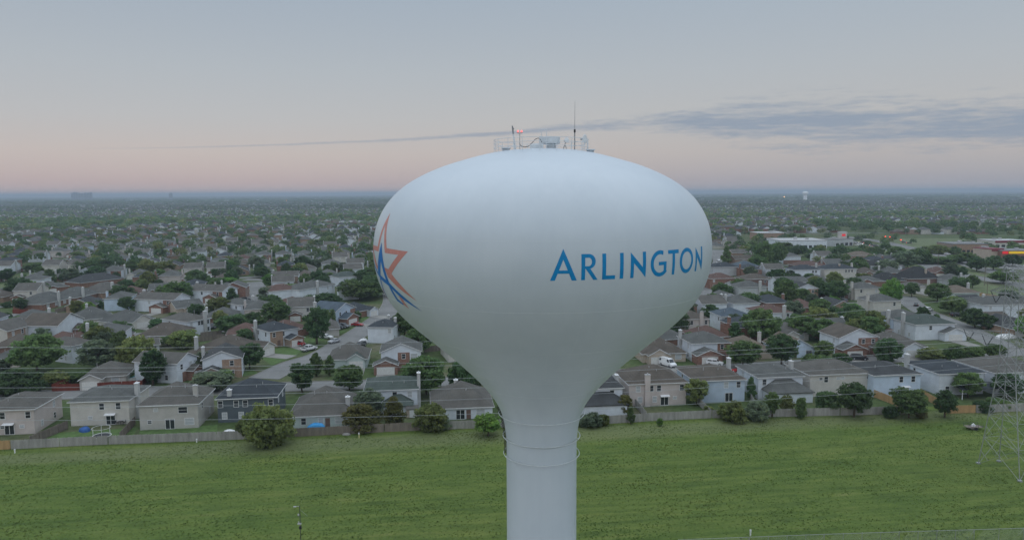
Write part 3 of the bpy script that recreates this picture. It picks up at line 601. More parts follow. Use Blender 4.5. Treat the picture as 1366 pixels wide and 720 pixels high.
def house_parts(root, w, d_, st, roof, rc, wc, o=.4, pitch=.4, wins=(), garage=None, brickx=None, ext=None, chim=(), front_wall=None, vents=2, side=True, sidewin='', rnd=None, cover=None, awn=None, gwin=False):
    rnd = rnd or random; h = 2.75 if st == 1 else 5.45; w2 = w/2
    b = MB(); wall_solid(b, -w2, w2, 0, d_, h, roof, pitch, o); b.build('wall', WALL[wc], root)
    b = MB(); rz = roof_solid(b, -w2, w2, 0, d_, h, roof, pitch, o); rf = b.build('roof', ROOF[rc], root)
    b = MB(); fascia(b, -w2, w2, 0, d_, h, roof, pitch, o); b.build('fascia', M['trim'], root)
    if vents:
        for k in range(vents):
            b = MB(); x, y = rnd.uniform(-.3, .3)*w, d_*rnd.uniform(.2, .4); z = h + (y+o)*pitch*(1 if roof != 'gy' else .6); b.bar((x, y, h), (x, y, z+.45), .07, 6); b.build('vent_pipe', M['pipe'], rf)
    if brickx:
        x0, x1, m, ztop = brickx; b = MB(); b.box(-w2+x0*w-.003*(x0 == 0), -w2+x1*w, -.09, -.003, 0, ztop); b.build('brick_facing', WALL[m], root)
    fz = -.09 if brickx and brickx[0] <= 0 and brickx[1] >= 1 else 0
    for q in wins:
        x, lv = -w2+q[0]*w, q[1]; bl = rnd.random() < .35
        off = .09 if brickx and brickx[0] <= q[0] <= brickx[1] else 0
        if lv == 'u': f = window(root, 'F', x, 3.45, .95, 1.35, w2, d_, bl)
        elif lv == 'U': f = window(root, 'F', x, 3.45, 1.8, 1.3, w2, d_, bl)
        elif lv == 'l': f = window(root, 'F', x, .85, .95, 1.35, w2, d_, bl)
        elif lv == 'W': f = window(root, 'F', x, .85, 1.8, 1.35, w2, d_, bl)
        elif lv == 's': f = window(root, 'F', x, 1.4, .8, .6, w2, d_, bl)
        elif lv == 'v': f = window(root, 'F', x, 4.0, .8, .6, w2, d_, bl)
        elif lv == 'p': f = window(root, 'F', x, .1, 1.8, 2.05, w2, d_, False, 'patio_door')
        elif lv == 'd':
            b = MB(); b.box(x-.5, x+.5, -.08, -.002, .05, 2.15); f = b.build('door', M['door'], root); b = MB(); b.bar((x+.38, -.14, 1.0), (x+.38, -.08, 1.0), .04, 6); b.build('handle', M['steel'], f)
        if off: f.location.y -= off
    for c in sidewin:
        nlev = (.85, 3.45) if st == 2 else (.85,)
        for z in nlev:
            for yy in (d_*.25, d_*.7):
                if rnd.random() < .6: window(root, c, yy, z, .85, 1.25, w2, d_, rnd.random() < .4)
    if garage:
        x0, x1, proj, gw, gr = garage[:5]; X0, X1 = -w2+x0*w, -w2+x1*w; gh = 2.75 if len(garage) < 6 else garage[5]
        b = MB(); wall_solid(b, X0, X1, -proj, -.004, gh, 'gy', pitch, .35); b.build('garage_wall', WALL[gw], root)
        b = MB(); gz = roof_solid(b, X0, X1, -proj, (-.36 if st == 2 else d_*.28), gh, 'gy', pitch, .35); b.build('garage_roof', ROOF[gr or rc], root)
        b = MB(); gy = MB(); fascia(b, X0, X1, -proj, -.36 if st == 2 else .1, gh, 'gy', pitch, .35); b.build('garage_fascia', M['trim'], root)
        cx_, gw_ = (X0+X1)/2, min(4.9, (X1-X0)*.8); b = MB(); b.box(cx_-gw_/2, cx_+gw_/2, -proj-.05, -proj-.003, .03, 2.2)
        for q in range(1, 4): b.box(cx_-gw_/2, cx_+gw_/2, -proj-.062, -proj-.052, .03+q*.54-.02, .03+q*.54+.02)
        b.build('garage_door', M['garage'], root)
        if gwin:
            b = MB(); b.box(cx_-.6, cx_+.6, -proj-.05, -proj-.003, gh+.3, gh+.9); b.build('gable_vent', M['trim'], root)
    if ext:
        x0, x1, e, kind = ext; X0, X1 = -w2+x0*w, -w2+x1*w
        if kind == 'hip':
            b = MB(); b.box(X0, X1, -e, -.004, 0, 2.6); b.build('extension_wall', WALL[wc], root)
            b = MB(); o2 = .35; v = [(X0-o2,-e-o2,2.65),(X1+o2,-e-o2,2.65),(X1+o2,-.005,2.65),(X0-o2,-.005,2.65),(X0+e*.7,-.005,2.65+e*.48),(X1-e*.7,-.005,2.65+e*.48)]
            v += [(x,y,2.45) for x,y,_ in v[:4]]; b.solid(v, [(0,1,5,4),(1,2,5),(0,4,3),(2,3,4,5),(6,7,1,0),(7,8,2,1),(8,9,3,2),(9,6,0,3),(9,8,7,6)]); b.build('extension_roof', ROOF[rc], root)
        else:      # open patio cover on posts
            b = MB(); b.solid([(X0,-e,2.5),(X1,-e,2.5),(X1,-.005,2.9),(X0,-.005,2.9),(X0,-e,2.36),(X1,-e,2.36),(X1,-.005,2.76),(X0,-.005,2.76)], [(0,1,2,3),(7,6,5,4),(0,4,5,1),(1,5,6,2),(2,6,7,3),(3,7,4,0)]); b.build('patio_cover', M['trim'] if kind == 'cover' else ROOF[rc], root)
            for x in (X0+.1, X1-.1): b = MB(); b.box(x-.07, x+.07, -e+.05, -e+.19, 0, 2.37); b.build('patio_post', M['trim'], root)
    if awn:
        x = -w2+awn*w; b = MB(); b.solid([(x-1.1,-.9,2.3),(x+1.1,-.9,2.3),(x+1.1,-.075,2.55),(x-1.1,-.075,2.55),(x-1.1,-.9,2.22),(x+1.1,-.9,2.22),(x+1.1,-.075,2.47),(x-1.1,-.075,2.47)], [(0,1,2,3),(7,6,5,4),(0,4,5,1),(1,5,6,2),(2,6,7,3),(3,7,4,0)]); b.build('awning', M['trim'], root)
    for kind, p, zt_, m in chim:
        b = MB()
        if kind == 'F': x0, x1, y0, y1 = -w2+p*w-.6, -w2+p*w+.6, -.7, -.004
        elif kind == 'R': x0, x1, y0, y1 = w2+.004, w2+.75, p*d_-.6, p*d_+.6
        elif kind == 'L': x0, x1, y0, y1 = -w2-.75, -w2-.004, p*d_-.6, p*d_+.6
        else: x0, x1, y0, y1 = -w2+p[0]*w-.45, -w2+p[0]*w+.45, p[1]*d_-.4, p[1]*d_+.4
        z0 = 0 if kind != 'T' else h-.3; z1 = rz + zt_
        b.box(x0, x1, y0, y1, z0, z1); ch = b.build('chimney', WALL['chimney' if m == 'white' else m], root)
        b = MB(); b.box(x0-.08, x1+.08, y0-.08, y1+.08, z1+.002, z1+.12); b.bar(((x0+x1)/2, (y0+y1)/2, z1+.12), ((x0+x1)/2, (y0+y1)/2, z1+.4), .16, 8); b.build('chimney_cap', M['trim'] if m == 'white' else M['pipe'], ch)
    return rz
DRIVES = []
def H(short, label, px, d_=11, st=2, roof='hip', rc='grey', wc='white', yaw=None, cat='house', **k):
    if len(px) == 3:
        xl, xr, y = px; yw = YAW if yaw is None else R(yaw); cx_, cy_ = gp((xl+xr)/2, y); dx, dy = math.cos(yw), math.sin(yw)
        def solve(x):
            ux = x-683.0; return (ux*(cy_*CP+CAMH*SP) - 970*cx_)/(970*dx - ux*dy*CP)
        t0, t1 = solve(xl), solve(xr); A = Vector((cx_+dx*t0, cy_+dy*t0)); B_ = Vector((cx_+dx*t1, cy_+dy*t1))
    else: A, B_ = Vector(gp(px[0], px[1])), Vector(gp(px[2], px[3]))
    w = (B_-A).length; c = (A+B_)/2; dr = (B_-A).normalized(); rz = math.atan2(dr.y, dr.x)
    if 'wmin' in k: w = max(w, k.pop('wmin'))
    if 'wmax' in k: w = min(w, k.pop('wmax'))
    root = tag(empty('house', (c.x, c.y, 0), rz), label, cat, 'suburban houses')
    rnd = random.Random(int(px[0]*7+px[1]*13)); xs_ = k.pop('winpx', ())
    wins = list(k.pop('wins', ())) + [((x-px[0])/((px[2] if len(px) == 4 else px[1])-px[0]), lv) for x, lv in xs_]
    house_parts(root, w, d_, st, roof, rc, wc, wins=wins, rnd=rnd, **k)
    nrm = Vector((-math.sin(rz), math.cos(rz))); m = c + nrm*d_/2
    HOUSES.append((m.x, m.y, max(w, d_)/2, short, w/2, d_/2, rz))
    if k.get('garage'):
        g = k['garage']; gx = -w/2 + (g[0]+g[1])/2*w; DRIVES.append((c + dr*gx - nrm*(g[2]+.02), dr, nrm, 5.2, 8.5))
    return root
# ---- back row along the meadow fence (backs to the camera), left to right
W1 = 'white'
H('pink house at the left edge', 'pinkish two-storey house with a grey roof at the far left of the fence row', (-22,46,579.5), 12, 2, 'hip', 'warm', 'pink', winpx=[(4,'u'),(38,'u'),(3,'s'),(12,'p'),(29,'s')], sidewin='R', awn=.5, pitch=0.38)
H('beige house with the tall white end chimney', 'beige two-storey house with a tall white chimney on its right end, behind the trampoline', (94,172,566.5), 12, 2, 'hip', 'grey', 'cream', winpx=[(136,'u'),(158,'u'),(147,'p'),(120,'s')], awn=.68, chim=[('R', .35, .5, 'white')], pitch=0.32)
H('olive beige house', 'olive beige two-storey house with a broad hip roof beside the slate-blue house', (186,264,572), 12, 2, 'hip', 'warm', 'beige', winpx=[(208,'v'),(244,'U'),(252,'W'),(226,'p'),(199,'s')], chim=[('T', (.9,.25), -.4, 'beige')], sidewin='R', pitch=0.55)
H('slate-blue house', 'slate-blue two-storey house with white trim and a dark roof', (290,368,562), 11, 2, 'hip', 'slate', 'slate', winpx=[(294,'u'),(315,'u'),(327,'u'),(361,'u'),(299,'l'),(321,'l'),(340,'p')], chim=[('T', (.2,.06), -1.3, 'white')], sidewin='R', pitch=0.5)
H('long low grey house', 'long low house with a huge grey hip roof, above the blue tarp', (386,470,570), 15, 1, 'hip', 'warm', 'green', winpx=[(404,'l'),(427,'l'),(436,'d'),(452,'W')], chim=[('T', (.9,.22), -1.5, 'white')], pitch=.62)
H('white house with the green roof', 'white two-storey house with a green-grey roof and a tall slim chimney at its right end', (487,556,550), 11, 2, 'hip', 'green', 'white', winpx=[(526,'u'),(546,'u'),(505,'l')], ext=(.35,.9,3.5,'hip'), chim=[('R', .2, 1.2, 'white')], pitch=0.32)
H('low house beside the tower stem', 'low white house with a grey hip roof immediately left of the tower stem', (576,656,559), 14, 1, 'hip', 'warm', 'white', winpx=[(613,'p'),(624,'d'),(640,'W')], chim=[('T', (.42,.6), -.2, 'white')], pitch=.6)
H('white house right of the tower stem', 'white two-storey house with a low rear wing immediately right of the tower stem', (772,829,548), 11, 2, 'hip', 'dark', 'white', ext=(.0,1.0,4.0,'hip'), winpx=[(790,'u'),(815,'u')], chim=[('R', .6, -.6, 'white')], pitch=0.32)
H('cream house with the wall chimney', 'pinkish cream two-storey house with a brown roof and a full-height chimney on its back wall', (838,914,540.5), 12, 2, 'hip', 'brown', 'pink', winpx=[(850,'u'),(867.5,'u'),(877.5,'u'),(908,'u'),(852.5,'l'),(872,'l'),(885,'p'),(899,'s')], awn=.62, chim=[('F', .31, -1.0, 'pink')], sidewin='L', pitch=0.48)
H('blue-grey house', 'blue-grey two-storey house with a worn brown-grey roof, behind a leafy shrub', (927,992,536), 13, 2, 'hip', 'brown', 'bluegrey', winpx=[(967,'u'),(983.5,'u'),(971,'p')], chim=[('R', .8, .3, 'white')], sidewin='L', pitch=0.36)
H('white house with the grey rear wing', 'white two-storey house with a one-storey grey-roofed rear wing, right of the blue-grey house', (1010,1069,531), 12, 2, 'hip', 'grey', 'white', winpx=[(1018,'u'),(1046,'v')], ext=(.1,1.02,4.5,'hip'), chim=[('R', .55, .2, 'white')], sidewin='L', pitch=0.3)
H('beige house with four upper windows', 'beige two-storey house with a row of small upper windows and a warm grey roof', (1079,1159,527), 12, 2, 'hip', 'warm', 'cream', winpx=[(1093,'v'),(1100,'u'),(1116,'v'),(1122,'v'),(1156,'v')], sidewin='L', pitch=0.36)
H('white house between the cedar fences', 'plain white two-storey house with a dark roof standing between two new cedar fences', (1164,1226,528), 13, 2, 'hip', 'dark', 'lblue', winpx=[(1200,'u'),(1216,'u'),(1206,'p')], awn=.67, sidewin='L', pitch=0.28)
H('white house with the blackish roof', 'white two-storey house with a slate-dark roof, a white chimney and a dark patio roof', (1251,1310,526), 13, 2, 'hip', 'slate', 'white', ext=(.25,1.25,4.2,'roof'), chim=[('L', .9, .3, 'white')], sidewin='L', winpx=[(1262,'l')], pitch=0.3)
H('white house behind the pylon', 'white two-storey house with a broad grey roof behind the lattice pylon', (1324,1398,524), 14, 2, 'hip', 'warm', 'white', winpx=[(1363,'u'),(1340,'l')], sidewin='L', cat='house', pitch=0.36)
# ---- right of the tower: houses across the first street and beyond
H('tan low house by the white van', 'low tan house with a brown roof and a double garage beside the white van', (857,914,483), 12, 1, 'hip', 'brown', 'tan', garage=(.08,.55,2.5,'tan','brown'), winpx=[(904,'W')], chim=[('T', (.55,.8), .5, 'tan')], pitch=.55)
H('white house with the brick garage', 'white and brick two-storey house with a gabled brick garage, behind the white hatchback', (922,972,481), 12, 2, 'hip', 'grey', 'white', brickx=(.68,1.0,'brick',5.2), garage=(.0,.66,4.5,'brick','grey'), chim=[('L', .75, -.2, 'white')], winpx=[(962,'u'),(964,'d')], sidewin='L')
H('low house with the orange-tan roof', 'low house with an orange-tan roof mostly hidden by two round trees', (976,1030,479), 13, 1, 'hip', 'tan', 'tan', chim=[('T', (.95,.6), .4, 'cream')], winpx=[(990,'W')], pitch=.5)
H('low brown house with the white gable', 'low brown-roofed house with a pale gable facing the street', (1042,1086,477), 12, 1, 'gy', 'tan', 'lblue', winpx=[(1078,'W'),(1060,'d')], pitch=.55)
H('white and brick gable house', 'white two-storey house with a wide front gable, brick right half and brick garage', (1118,1169,473), 11, 2, 'gy', 'brown', 'white', brickx=(.5,1.0,'brick',5.2), garage=(-.1,.5,4.5,'brick','grey'), winpx=[(1163,'u'),(1163,'W'),(1150,'u')], sidewin='L', pitch=.42)
H('low grey house with the white garage gable', 'low grey-roofed house with a white-gabled double garage and brick end', (1168,1234,474.5), 13, 1, 'hip', 'warm', 'dbrick', garage=(.42,.86,2.5,'white','warm'), winpx=[(1226,'W')], pitch=.5)
H('white house beside the side street', 'long white two-storey house with a grey roof standing beside the side street', (1220,1272,453), 12, 2, 'hip', 'green', 'white', garage=(.6,1.15,3.0,'white','grey'), winpx=[(1240,'u')], chim=[('L', .5, .4, 'white')], sidewin='L')
H('pale blue house with the end chimney', 'pale blue two-storey house with a hip roof and tall left end chimney', (1190,1235,444.5), 11, 2, 'hip', 'grey', 'lblue', chim=[('L', .2, .2, 'white')], sidewin='L')
H('cream house with the small chimney', 'cream two-storey house with a grey hip roof, just left behind the pale blue house', (1164,1201,419), 11, 2, 'hip', 'grey', 'cream', chim=[('L', .3, .3, 'cream')], winpx=[(1192,'u')])
H('beige house with twin chimneys', 'beige two-storey house with two chimneys on its left end, above the round trees', (1140,1175,400), 11, 2, 'hip', 'grey', 'cream', chim=[('L', .2, .4, 'cream'), ('L', .75, .4, 'cream')], winpx=[(1148,'u'),(1168,'u')])
H('beige pink house above the brick garage', 'pinkish beige two-storey house with a tall chimney on its back wall, right beside the tank', (904,945,445.5), 11, 2, 'hip', 'brown', 'pink', winpx=[(910,'u'),(922,'u'),(941,'u'),(916,'l')], chim=[('F', .74, .2, 'pink')])
H('white house with the bright blue roof', 'white two-storey house with a bright blue roof and a lower blue-roofed wing', (962,1001,441), 11, 2, 'hip', 'blue', 'white', ext=(.1,.95,4,'hip'), winpx=[(968,'u'),(986,'u')], sidewin='L', brickx=None)
H('white house with the red roof', 'white two-storey house with a red-brown roof behind the big round tree', (1012,1055,436), 11, 2, 'hip', 'red', 'white', chim=[('F', .75, .1, 'white')], winpx=[(1022,'u'),(1050,'u')])
H('red brick house with the twin garage doors', 'red brick house with white garage doors touching the right edge of the tank', (917,941,416), 10, 2, 'hip', 'red', 'brick', winpx=[(932,'u')], garage=(.1,.95,.4,'brick','red'))
H('brick gable house', 'brick-fronted two-storey house with a white front gable and white side', (958,988,415), 11, 2, 'gy', 'grey', 'white', brickx=(0,.55,'brick',5.2), winpx=[(963,'u'),(963,'l')], garage=(.6,1.1,2.5,'brick','grey'), pitch=.42)
H('grey hip house with the front chimney', 'pale grey two-storey house with a white chimney on its near wall', (985,1022,398), 11, 2, 'hip', 'grey', 'grey', chim=[('F', .75, .3, 'white')])
H('red-roofed brick house', 'brick and white house with a red-brown roof, nearest the tank edge below the lettering', (947,980,385), 11, 2, 'hip', 'red', 'brick', winpx=[(952,'u'),(952,'l')], garage=(.5,1.0,1.5,'white','red'))
H('brick house with the wide brown roof', 'dark brick two-storey house with a wide brown hip roof', (993,1028,386), 11, 2, 'hip', 'brown', 'dbrick', winpx=[(1020,'u'),(1020,'l')])
H('dark blue roofed house', 'pale house with a dark blue roof beyond the red-roofed brick house', (951,985,368), 11, 2, 'hip', 'slate', 'grey')
H('square brick house', 'square brick house with a pale grey roof, nearest of the brick terrace', (985,1013,367), 12, 2, 'hip', 'blue', 'brick', cat='house')
H('brick terrace house behind the square one', 'brick terrace house with a brown roof and white chimney, just behind the square brick house', (981,1012,356.5), 11, 2, 'gx', 'brown', 'tbrick', chim=[('R', .3, .3, 'white')])
H('third brick terrace house', 'brick terrace house with a grey-brown roof, third house of the brick terrace', (977,1006,347), 11, 2, 'gx', 'warm', 'tbrick', chim=[('R', .3, .3, 'pink')])
H('farthest brick terrace house', 'brick house with a small peaked roof, farthest house of the brick terrace', (974,996,337), 11, 2, 'hip', 'brown', 'brick')
H('white gable house behind the trees', 'big white two-storey house with a plain side gable rising behind round trees', (1038,1077,391), 11, 2, 'gx', 'grey', 'white', winpx=[(1060,'u')])
H('white house with the blackish hip roof', 'white house with a blackish hip roof and paired windows, beyond the white gable house', (1060,1094,372), 11, 2, 'hip', 'slate', 'white', winpx=[(1084,'u'),(1088,'u')], chim=[('R', .5, .3, 'white')])
H('long beige house with the dark roof', 'long beige house with a dark roof, four windows and two chimneys', (1100,1142,371), 11, 2, 'hip', 'slate', 'cream', winpx=[(1128,'u'),(1132,'u'),(1136,'u'),(1140,'u')], chim=[('T', (.55,.3), .2, 'tan'), ('R', .5, .2, 'cream')])
H('tan brick house', 'tall tan brick two-storey house with a tan hip roof and low garage wing', (1137,1167,351), 12, 2, 'hip', 'tan', 'tbrick', garage=(-.5,.1,3,'tbrick','tan'), winpx=[(1160,'u')])
H('big black-roofed house', 'big white house with a sprawling blackish roof right of the tan brick house', (1162,1203,366), 15, 2, 'hip', 'black', 'white', chim=[('F', .2, -.6, 'white')])
H('second black-roofed house', 'house with a blackish hip roof in front of the big black-roofed house', (1172,1208,381), 12, 1, 'hip', 'black', 'dbrick', pitch=.6)
H('black-roofed house with tall peak', 'house with a tall peaked blackish roof and small chimney beside the arterial road', (1212,1253,378), 14, 1, 'hip', 'black', 'dbrick', pitch=.8, chim=[('T', (.65,.2), -1.2, 'tan')])
H('white gabled house by the main road', 'cream house with a small front gable and tall chimney below the black peaked roof', (1205,1243,391), 11, 1, 'hip', 'warm', 'cream', garage=(.35,.75,1.5,'cream','warm'), chim=[('R', .3, .8, 'cream')])
H('brick gable house with the grey roof', 'low brick house with a grey roof and brick gable, behind the dark bushy trees', (1146,1180,382), 11, 1, 'hip', 'grey', 'brick', garage=(.0,.45,1.5,'brick','grey'))
H('white house with brick base', 'white house with a dark hip roof and brick base, left of the brown-roofed house', (1045,1068,352), 11, 2, 'hip', 'grey', 'white', brickx=(0,1,'brick',2.6))
H('low brown-roofed house', 'low house with a wide brown roof, right of the white house with brick base', (1064,1102,360), 12, 1, 'hip', 'red', 'dbrick')
H('white garage gable house', 'small house with a beige gable over a white garage door, by the tree belt', (1096,1112,353), 11, 1, 'gy', 'tan', 'cream', garage=(.1,.9,.5,'cream','tan'))
H('low house with the tan brown roof', 'low pale house with a tan-brown roof beside the arterial road, near twin trees', (1266,1306,398), 13, 1, 'hip', 'tan', 'green', chim=[('R', .6, .6, 'white')])
H('dark-roofed house with a white gable', 'low house with a dark roof and small white gable, in front of the tan-brown roof', (1287,1315,412), 12, 1, 'gx', 'dark', 'white')
H('white house with the skylight roof', 'white two-storey house with a long grey roof and white chimney near the right edge', (1312,1372,424), 12, 2, 'hip', 'grey', 'white', chim=[('T', (.25,.55), .5, 'white')], winpx=[(1320,'u')])
H('white double gable house', 'white house with two steep front gables and a brown roof near the right edge', (1324,1352,438), 12, 1, 'gx', 'brown', 'white', garage=(.0,.45,2.5,'white','brown'))
# ---- left of the tower
H('white gable-front house', 'white two-storey house with a peaked white front gable and brick middle, by the cross street', (508,561,494), 11, 2, 'gy', 'grey', 'white', brickx=(.42,.72,'brick',5.2), garage=(-.16,.42,4.5,'brick','grey'), winpx=[(552,'U'),(552,'W'),(538,'u')], pitch=.42)
H('white house with the blackish gable', 'white two-storey house with a slate-black roof at the tower edge, behind the gable-front house', (491,457,524,457.5), 10, 2, 'hip', 'slate', 'white', winpx=[(520,'u')], sidewin='R', chim=[('T', (.9,.7), .1, 'white')])
H('low house with the green gable', 'low grey-roofed house with a teal gable beside the cross street', (437,489,491), 13, 1, 'hip', 'warm', 'green', pitch=.6, garage=(.5,.95,1.0,'green','green'))
H('brick-fronted house with the dark roof', 'white house with a tan brick front and dark slate roof, above the red car', (361,464,398,458), 12, 2, 'hip', 'slate', 'white', brickx=(0,.45,'tbrick',5.2), garage=(.5,1.0,4.0,'tbrick','slate'), winpx=[(366,'u'),(378,'u'),(372,'d')], chim=[('L', .8, .3, 'white')], sidewin='L')
H('low red-brown house behind the tall tree', 'low house with a red-brown roof behind the tall street tree', (384,452,412,446), 12, 1, 'hip', 'red', 'brick', pitch=.55)
H('blue-grey gable house', 'blue-grey and brick two-storey house with a tall front gable and brick garage', (448,434.5,474,428), 12, 2, 'gy', 'blue', 'bluegrey', garage=(.15,.75,4.0,'brick','blue'), brickx=(.75,1.0,'brick',5.2), winpx=[(454,'u'),(462,'u')], chim=[('L', .8, .2, 'white')], sidewin='L', pitch=.45)
H('low dark house at the street bend', 'low brick house with a dark roof at the bend of the street', (473,425,500,420), 12, 1, 'hip', 'slate', 'brick', garage=(.6,1.0,2.0,'white','slate'), pitch=.5)
H('brown-roofed house with dormer gables', 'large low house with a brown roof and small white gables, left of the concrete street', (300,489,357,471), 15, 1, 'hip', 'brown', 'cream', pitch=.55, garage=(.72,1.02,2.5,'cream','brown'), chim=[('T', (.1,.8), .6, 'white')], winpx=[(318,'W'),(330,'d')])
H('white house by the red fence', 'white two-storey house with a grey front gable and brick porch, right of the red fence', (237,511.5,264,501), 13, 2, 'gy', 'warm', 'white', brickx=(.25,.95,'brick',2.6), winpx=[(243,'u'),(255,'u')], sidewin='L', garage=(.45,1.0,2.0,'brick','warm'), pitch=.45)
H('white house with the patio cover', 'white two-storey house with a patio cover, above the red-fenced yard', (97,485,128,478), 12, 2, 'hip', 'warm', 'white', winpx=[(101,'u'),(122,'u'),(108,'l')], ext=(.55,1.05,4.0,'cover'), sidewin='L')
H('pink house behind the big left tree', 'pink low house with a grey roof half hidden behind the big left tree', (-12,24,490), 12, 1, 'hip', 'grey', 'pink', pitch=.5)
H('cream house with the brick front', 'cream two-storey house with a brick front near the left edge', (11,463,57,450), 12, 2, 'gx', 'warm', 'cream', brickx=(0,.5,'tbrick',5.2), winpx=[(18,'u'),(30,'u')], garage=(.72,1.05,2.5,'tbrick','warm'), pitch=.4)
H('dark brown house with the white gable', 'house with a dark brown roof and large white side gable, behind a white dome', (78,455,112,444), 13, 2, 'gy', 'brown', 'white', garage=(.55,1.0,2.0,'brick','brown'), pitch=.42)
H('grey-roofed house with tan stone front', 'long grey-roofed house with a cream side and tan stone front', (98,437,152,432), 13, 1, 'hip', 'grey', 'cream', brickx=(.7,1.0,'tbrick',2.6), pitch=.6, chim=[('T', (.4,.8), .4, 'white')])
H('house with the wide cream garage gable', 'low house with a wide cream garage gable beside the parked white car', (160,441,206,433), 13, 1, 'hip', 'grey', 'cream', garage=(.25,.85,2.5,'cream','grey'), pitch=.55)
H('white house with the tall brick corner', 'white two-storey house with a brick corner and tall chimney, right of the cream garage gable', (180,415,232,417), 11, 2, 'gx', 'warm', 'white', brickx=(.74,1.0,'brick',5.2), garage=(.5,.85,3.0,'brick','warm'), chim=[('L', .6, .6, 'white')], winpx=[(200,'u'),(225,'u')], pitch=.4)
H('low tan gable house', 'low grey-roofed house with a tan gable, white garage door and brick end', (236,420,272,416), 12, 1, 'gx', 'grey', 'tan', garage=(.25,.75,2.0,'tan','grey'), brickx=(.75,1.0,'brick',2.5))
H('white house with the brick tower front', 'white two-storey house with a tall brick front and gabled brick garage, under a white chimney', (252,402,297,404), 11, 2, 'gx', 'warm', 'white', brickx=(.72,1.0,'brick',5.2), garage=(.55,.95,3.0,'brick','warm'), chim=[('L', .6, .6, 'white')], winpx=[(270,'u'),(291,'u')], pitch=.4)
H('white house with the end chimney', 'long white two-storey house with black windows and a white end chimney, above brown trees', (251,449,281,443), 14, 2, 'hip', 'warm', 'white', winpx=[(256,'u'),(266,'u'),(270,'u'),(278,'u'),(278,'l')], chim=[('F', .75, .6, 'white')], sidewin='L')
H('dark brown low house', 'low house with a very dark brown roof above the round shrubs', (182,459,246,457), 13, 1, 'hip', 'brown', 'pink', pitch=.5)
H('low grey-white house', 'low grey-white house with two windows, in front of the dark brown roof', (172,474,213,470), 11, 1, 'hip', 'warm', 'grey', winpx=[(185,'W'),(205,'W')])
H('white house left of the big trees', 'white two-storey house with a grey roof and white chimney, left of the big dark trees', (322,424,345,420), 12, 2, 'hip', 'grey', 'white', winpx=[(326,'u')], chim=[('R', .3, .4, 'white')], sidewin='L')
H('arched brick gable house', 'brick two-storey house with an arched brick gable beside a tall white chimney', (296,399,328,398), 11, 2, 'gy', 'grey', 'brick', winpx=[(305,'u')], chim=[('L', .3, .6, 'white')], pitch=.42)
H('low rusty-roofed house', 'low white house with a rusty brown roof and covered porch', (385,413,412,410), 11, 1, 'hip', 'red', 'white', winpx=[(400,'W')])
H('white house with the rusty roof', 'white two-storey house with a rusty red-brown roof', (360,404,400,400), 11, 2, 'hip', 'red', 'white')
H('long white house with end windows', 'long white two-storey house with a grey roof, white chimney and two end windows', (400,402,447,393), 11, 2, 'hip', 'grey', 'white', winpx=[(437,'u'),(444,'u')], chim=[('F', .48, .5, 'white')])
H('white house by the tall street trees', 'white two-storey house with a grey roof beside the green tree bank left of the star', (452,383,484,380), 11, 2, 'hip', 'green', 'white')
H('white gable house on the far street', 'white two-storey house with a steep side gable, beyond the long white house', (365,382,398,381), 11, 2, 'gx', 'warm', 'white', brickx=(.75,1.0,'tbrick',5.2), garage=(1.0,1.5,2.5,'cream','warm'), chim=[('L', .5, .5, 'white')], pitch=.4)
H('brick long house at the left', 'long low brick house with a white chimney and grey roof near the left edge', (57,414,98,404), 13, 1, 'hip', 'grey', 'brick', winpx=[(64,'W'),(75,'W'),(86,'W')], chim=[('F', .5, .3, 'white')], pitch=.55)
H('second brick long house', 'low brick house with a white chimney, second in the brick row', (100,405,134,397), 13, 1, 'hip', 'grey', 'brick', chim=[('F', .3, .3, 'white')], pitch=.55)
H('third brick long house', 'low brick house with a white chimney and wide roof, third in the brick row', (136,398,174,391), 14, 1, 'hip', 'warm', 'tbrick', chim=[('F', .35, .3, 'white')], pitch=.55)
H('left edge low house', 'low grey-roofed brick house at the left edge, above the brick row', (-6,396,33,394), 13, 1, 'hip', 'grey', 'brick', chim=[('F', .5, .4, 'white')])
H('house with the white garage', 'low grey-roofed house with a bright white garage door above the brick row', (54,392,92,388), 14, 1, 'hip', 'grey', 'brick', garage=(.2,.55,1.5,'brick','grey'))
H('dark wide roof house', 'low brick house with a wide dark roof, right of the house with the white garage', (108,384,166,377), 14, 1, 'hip', 'dark', 'brick', pitch=.5)
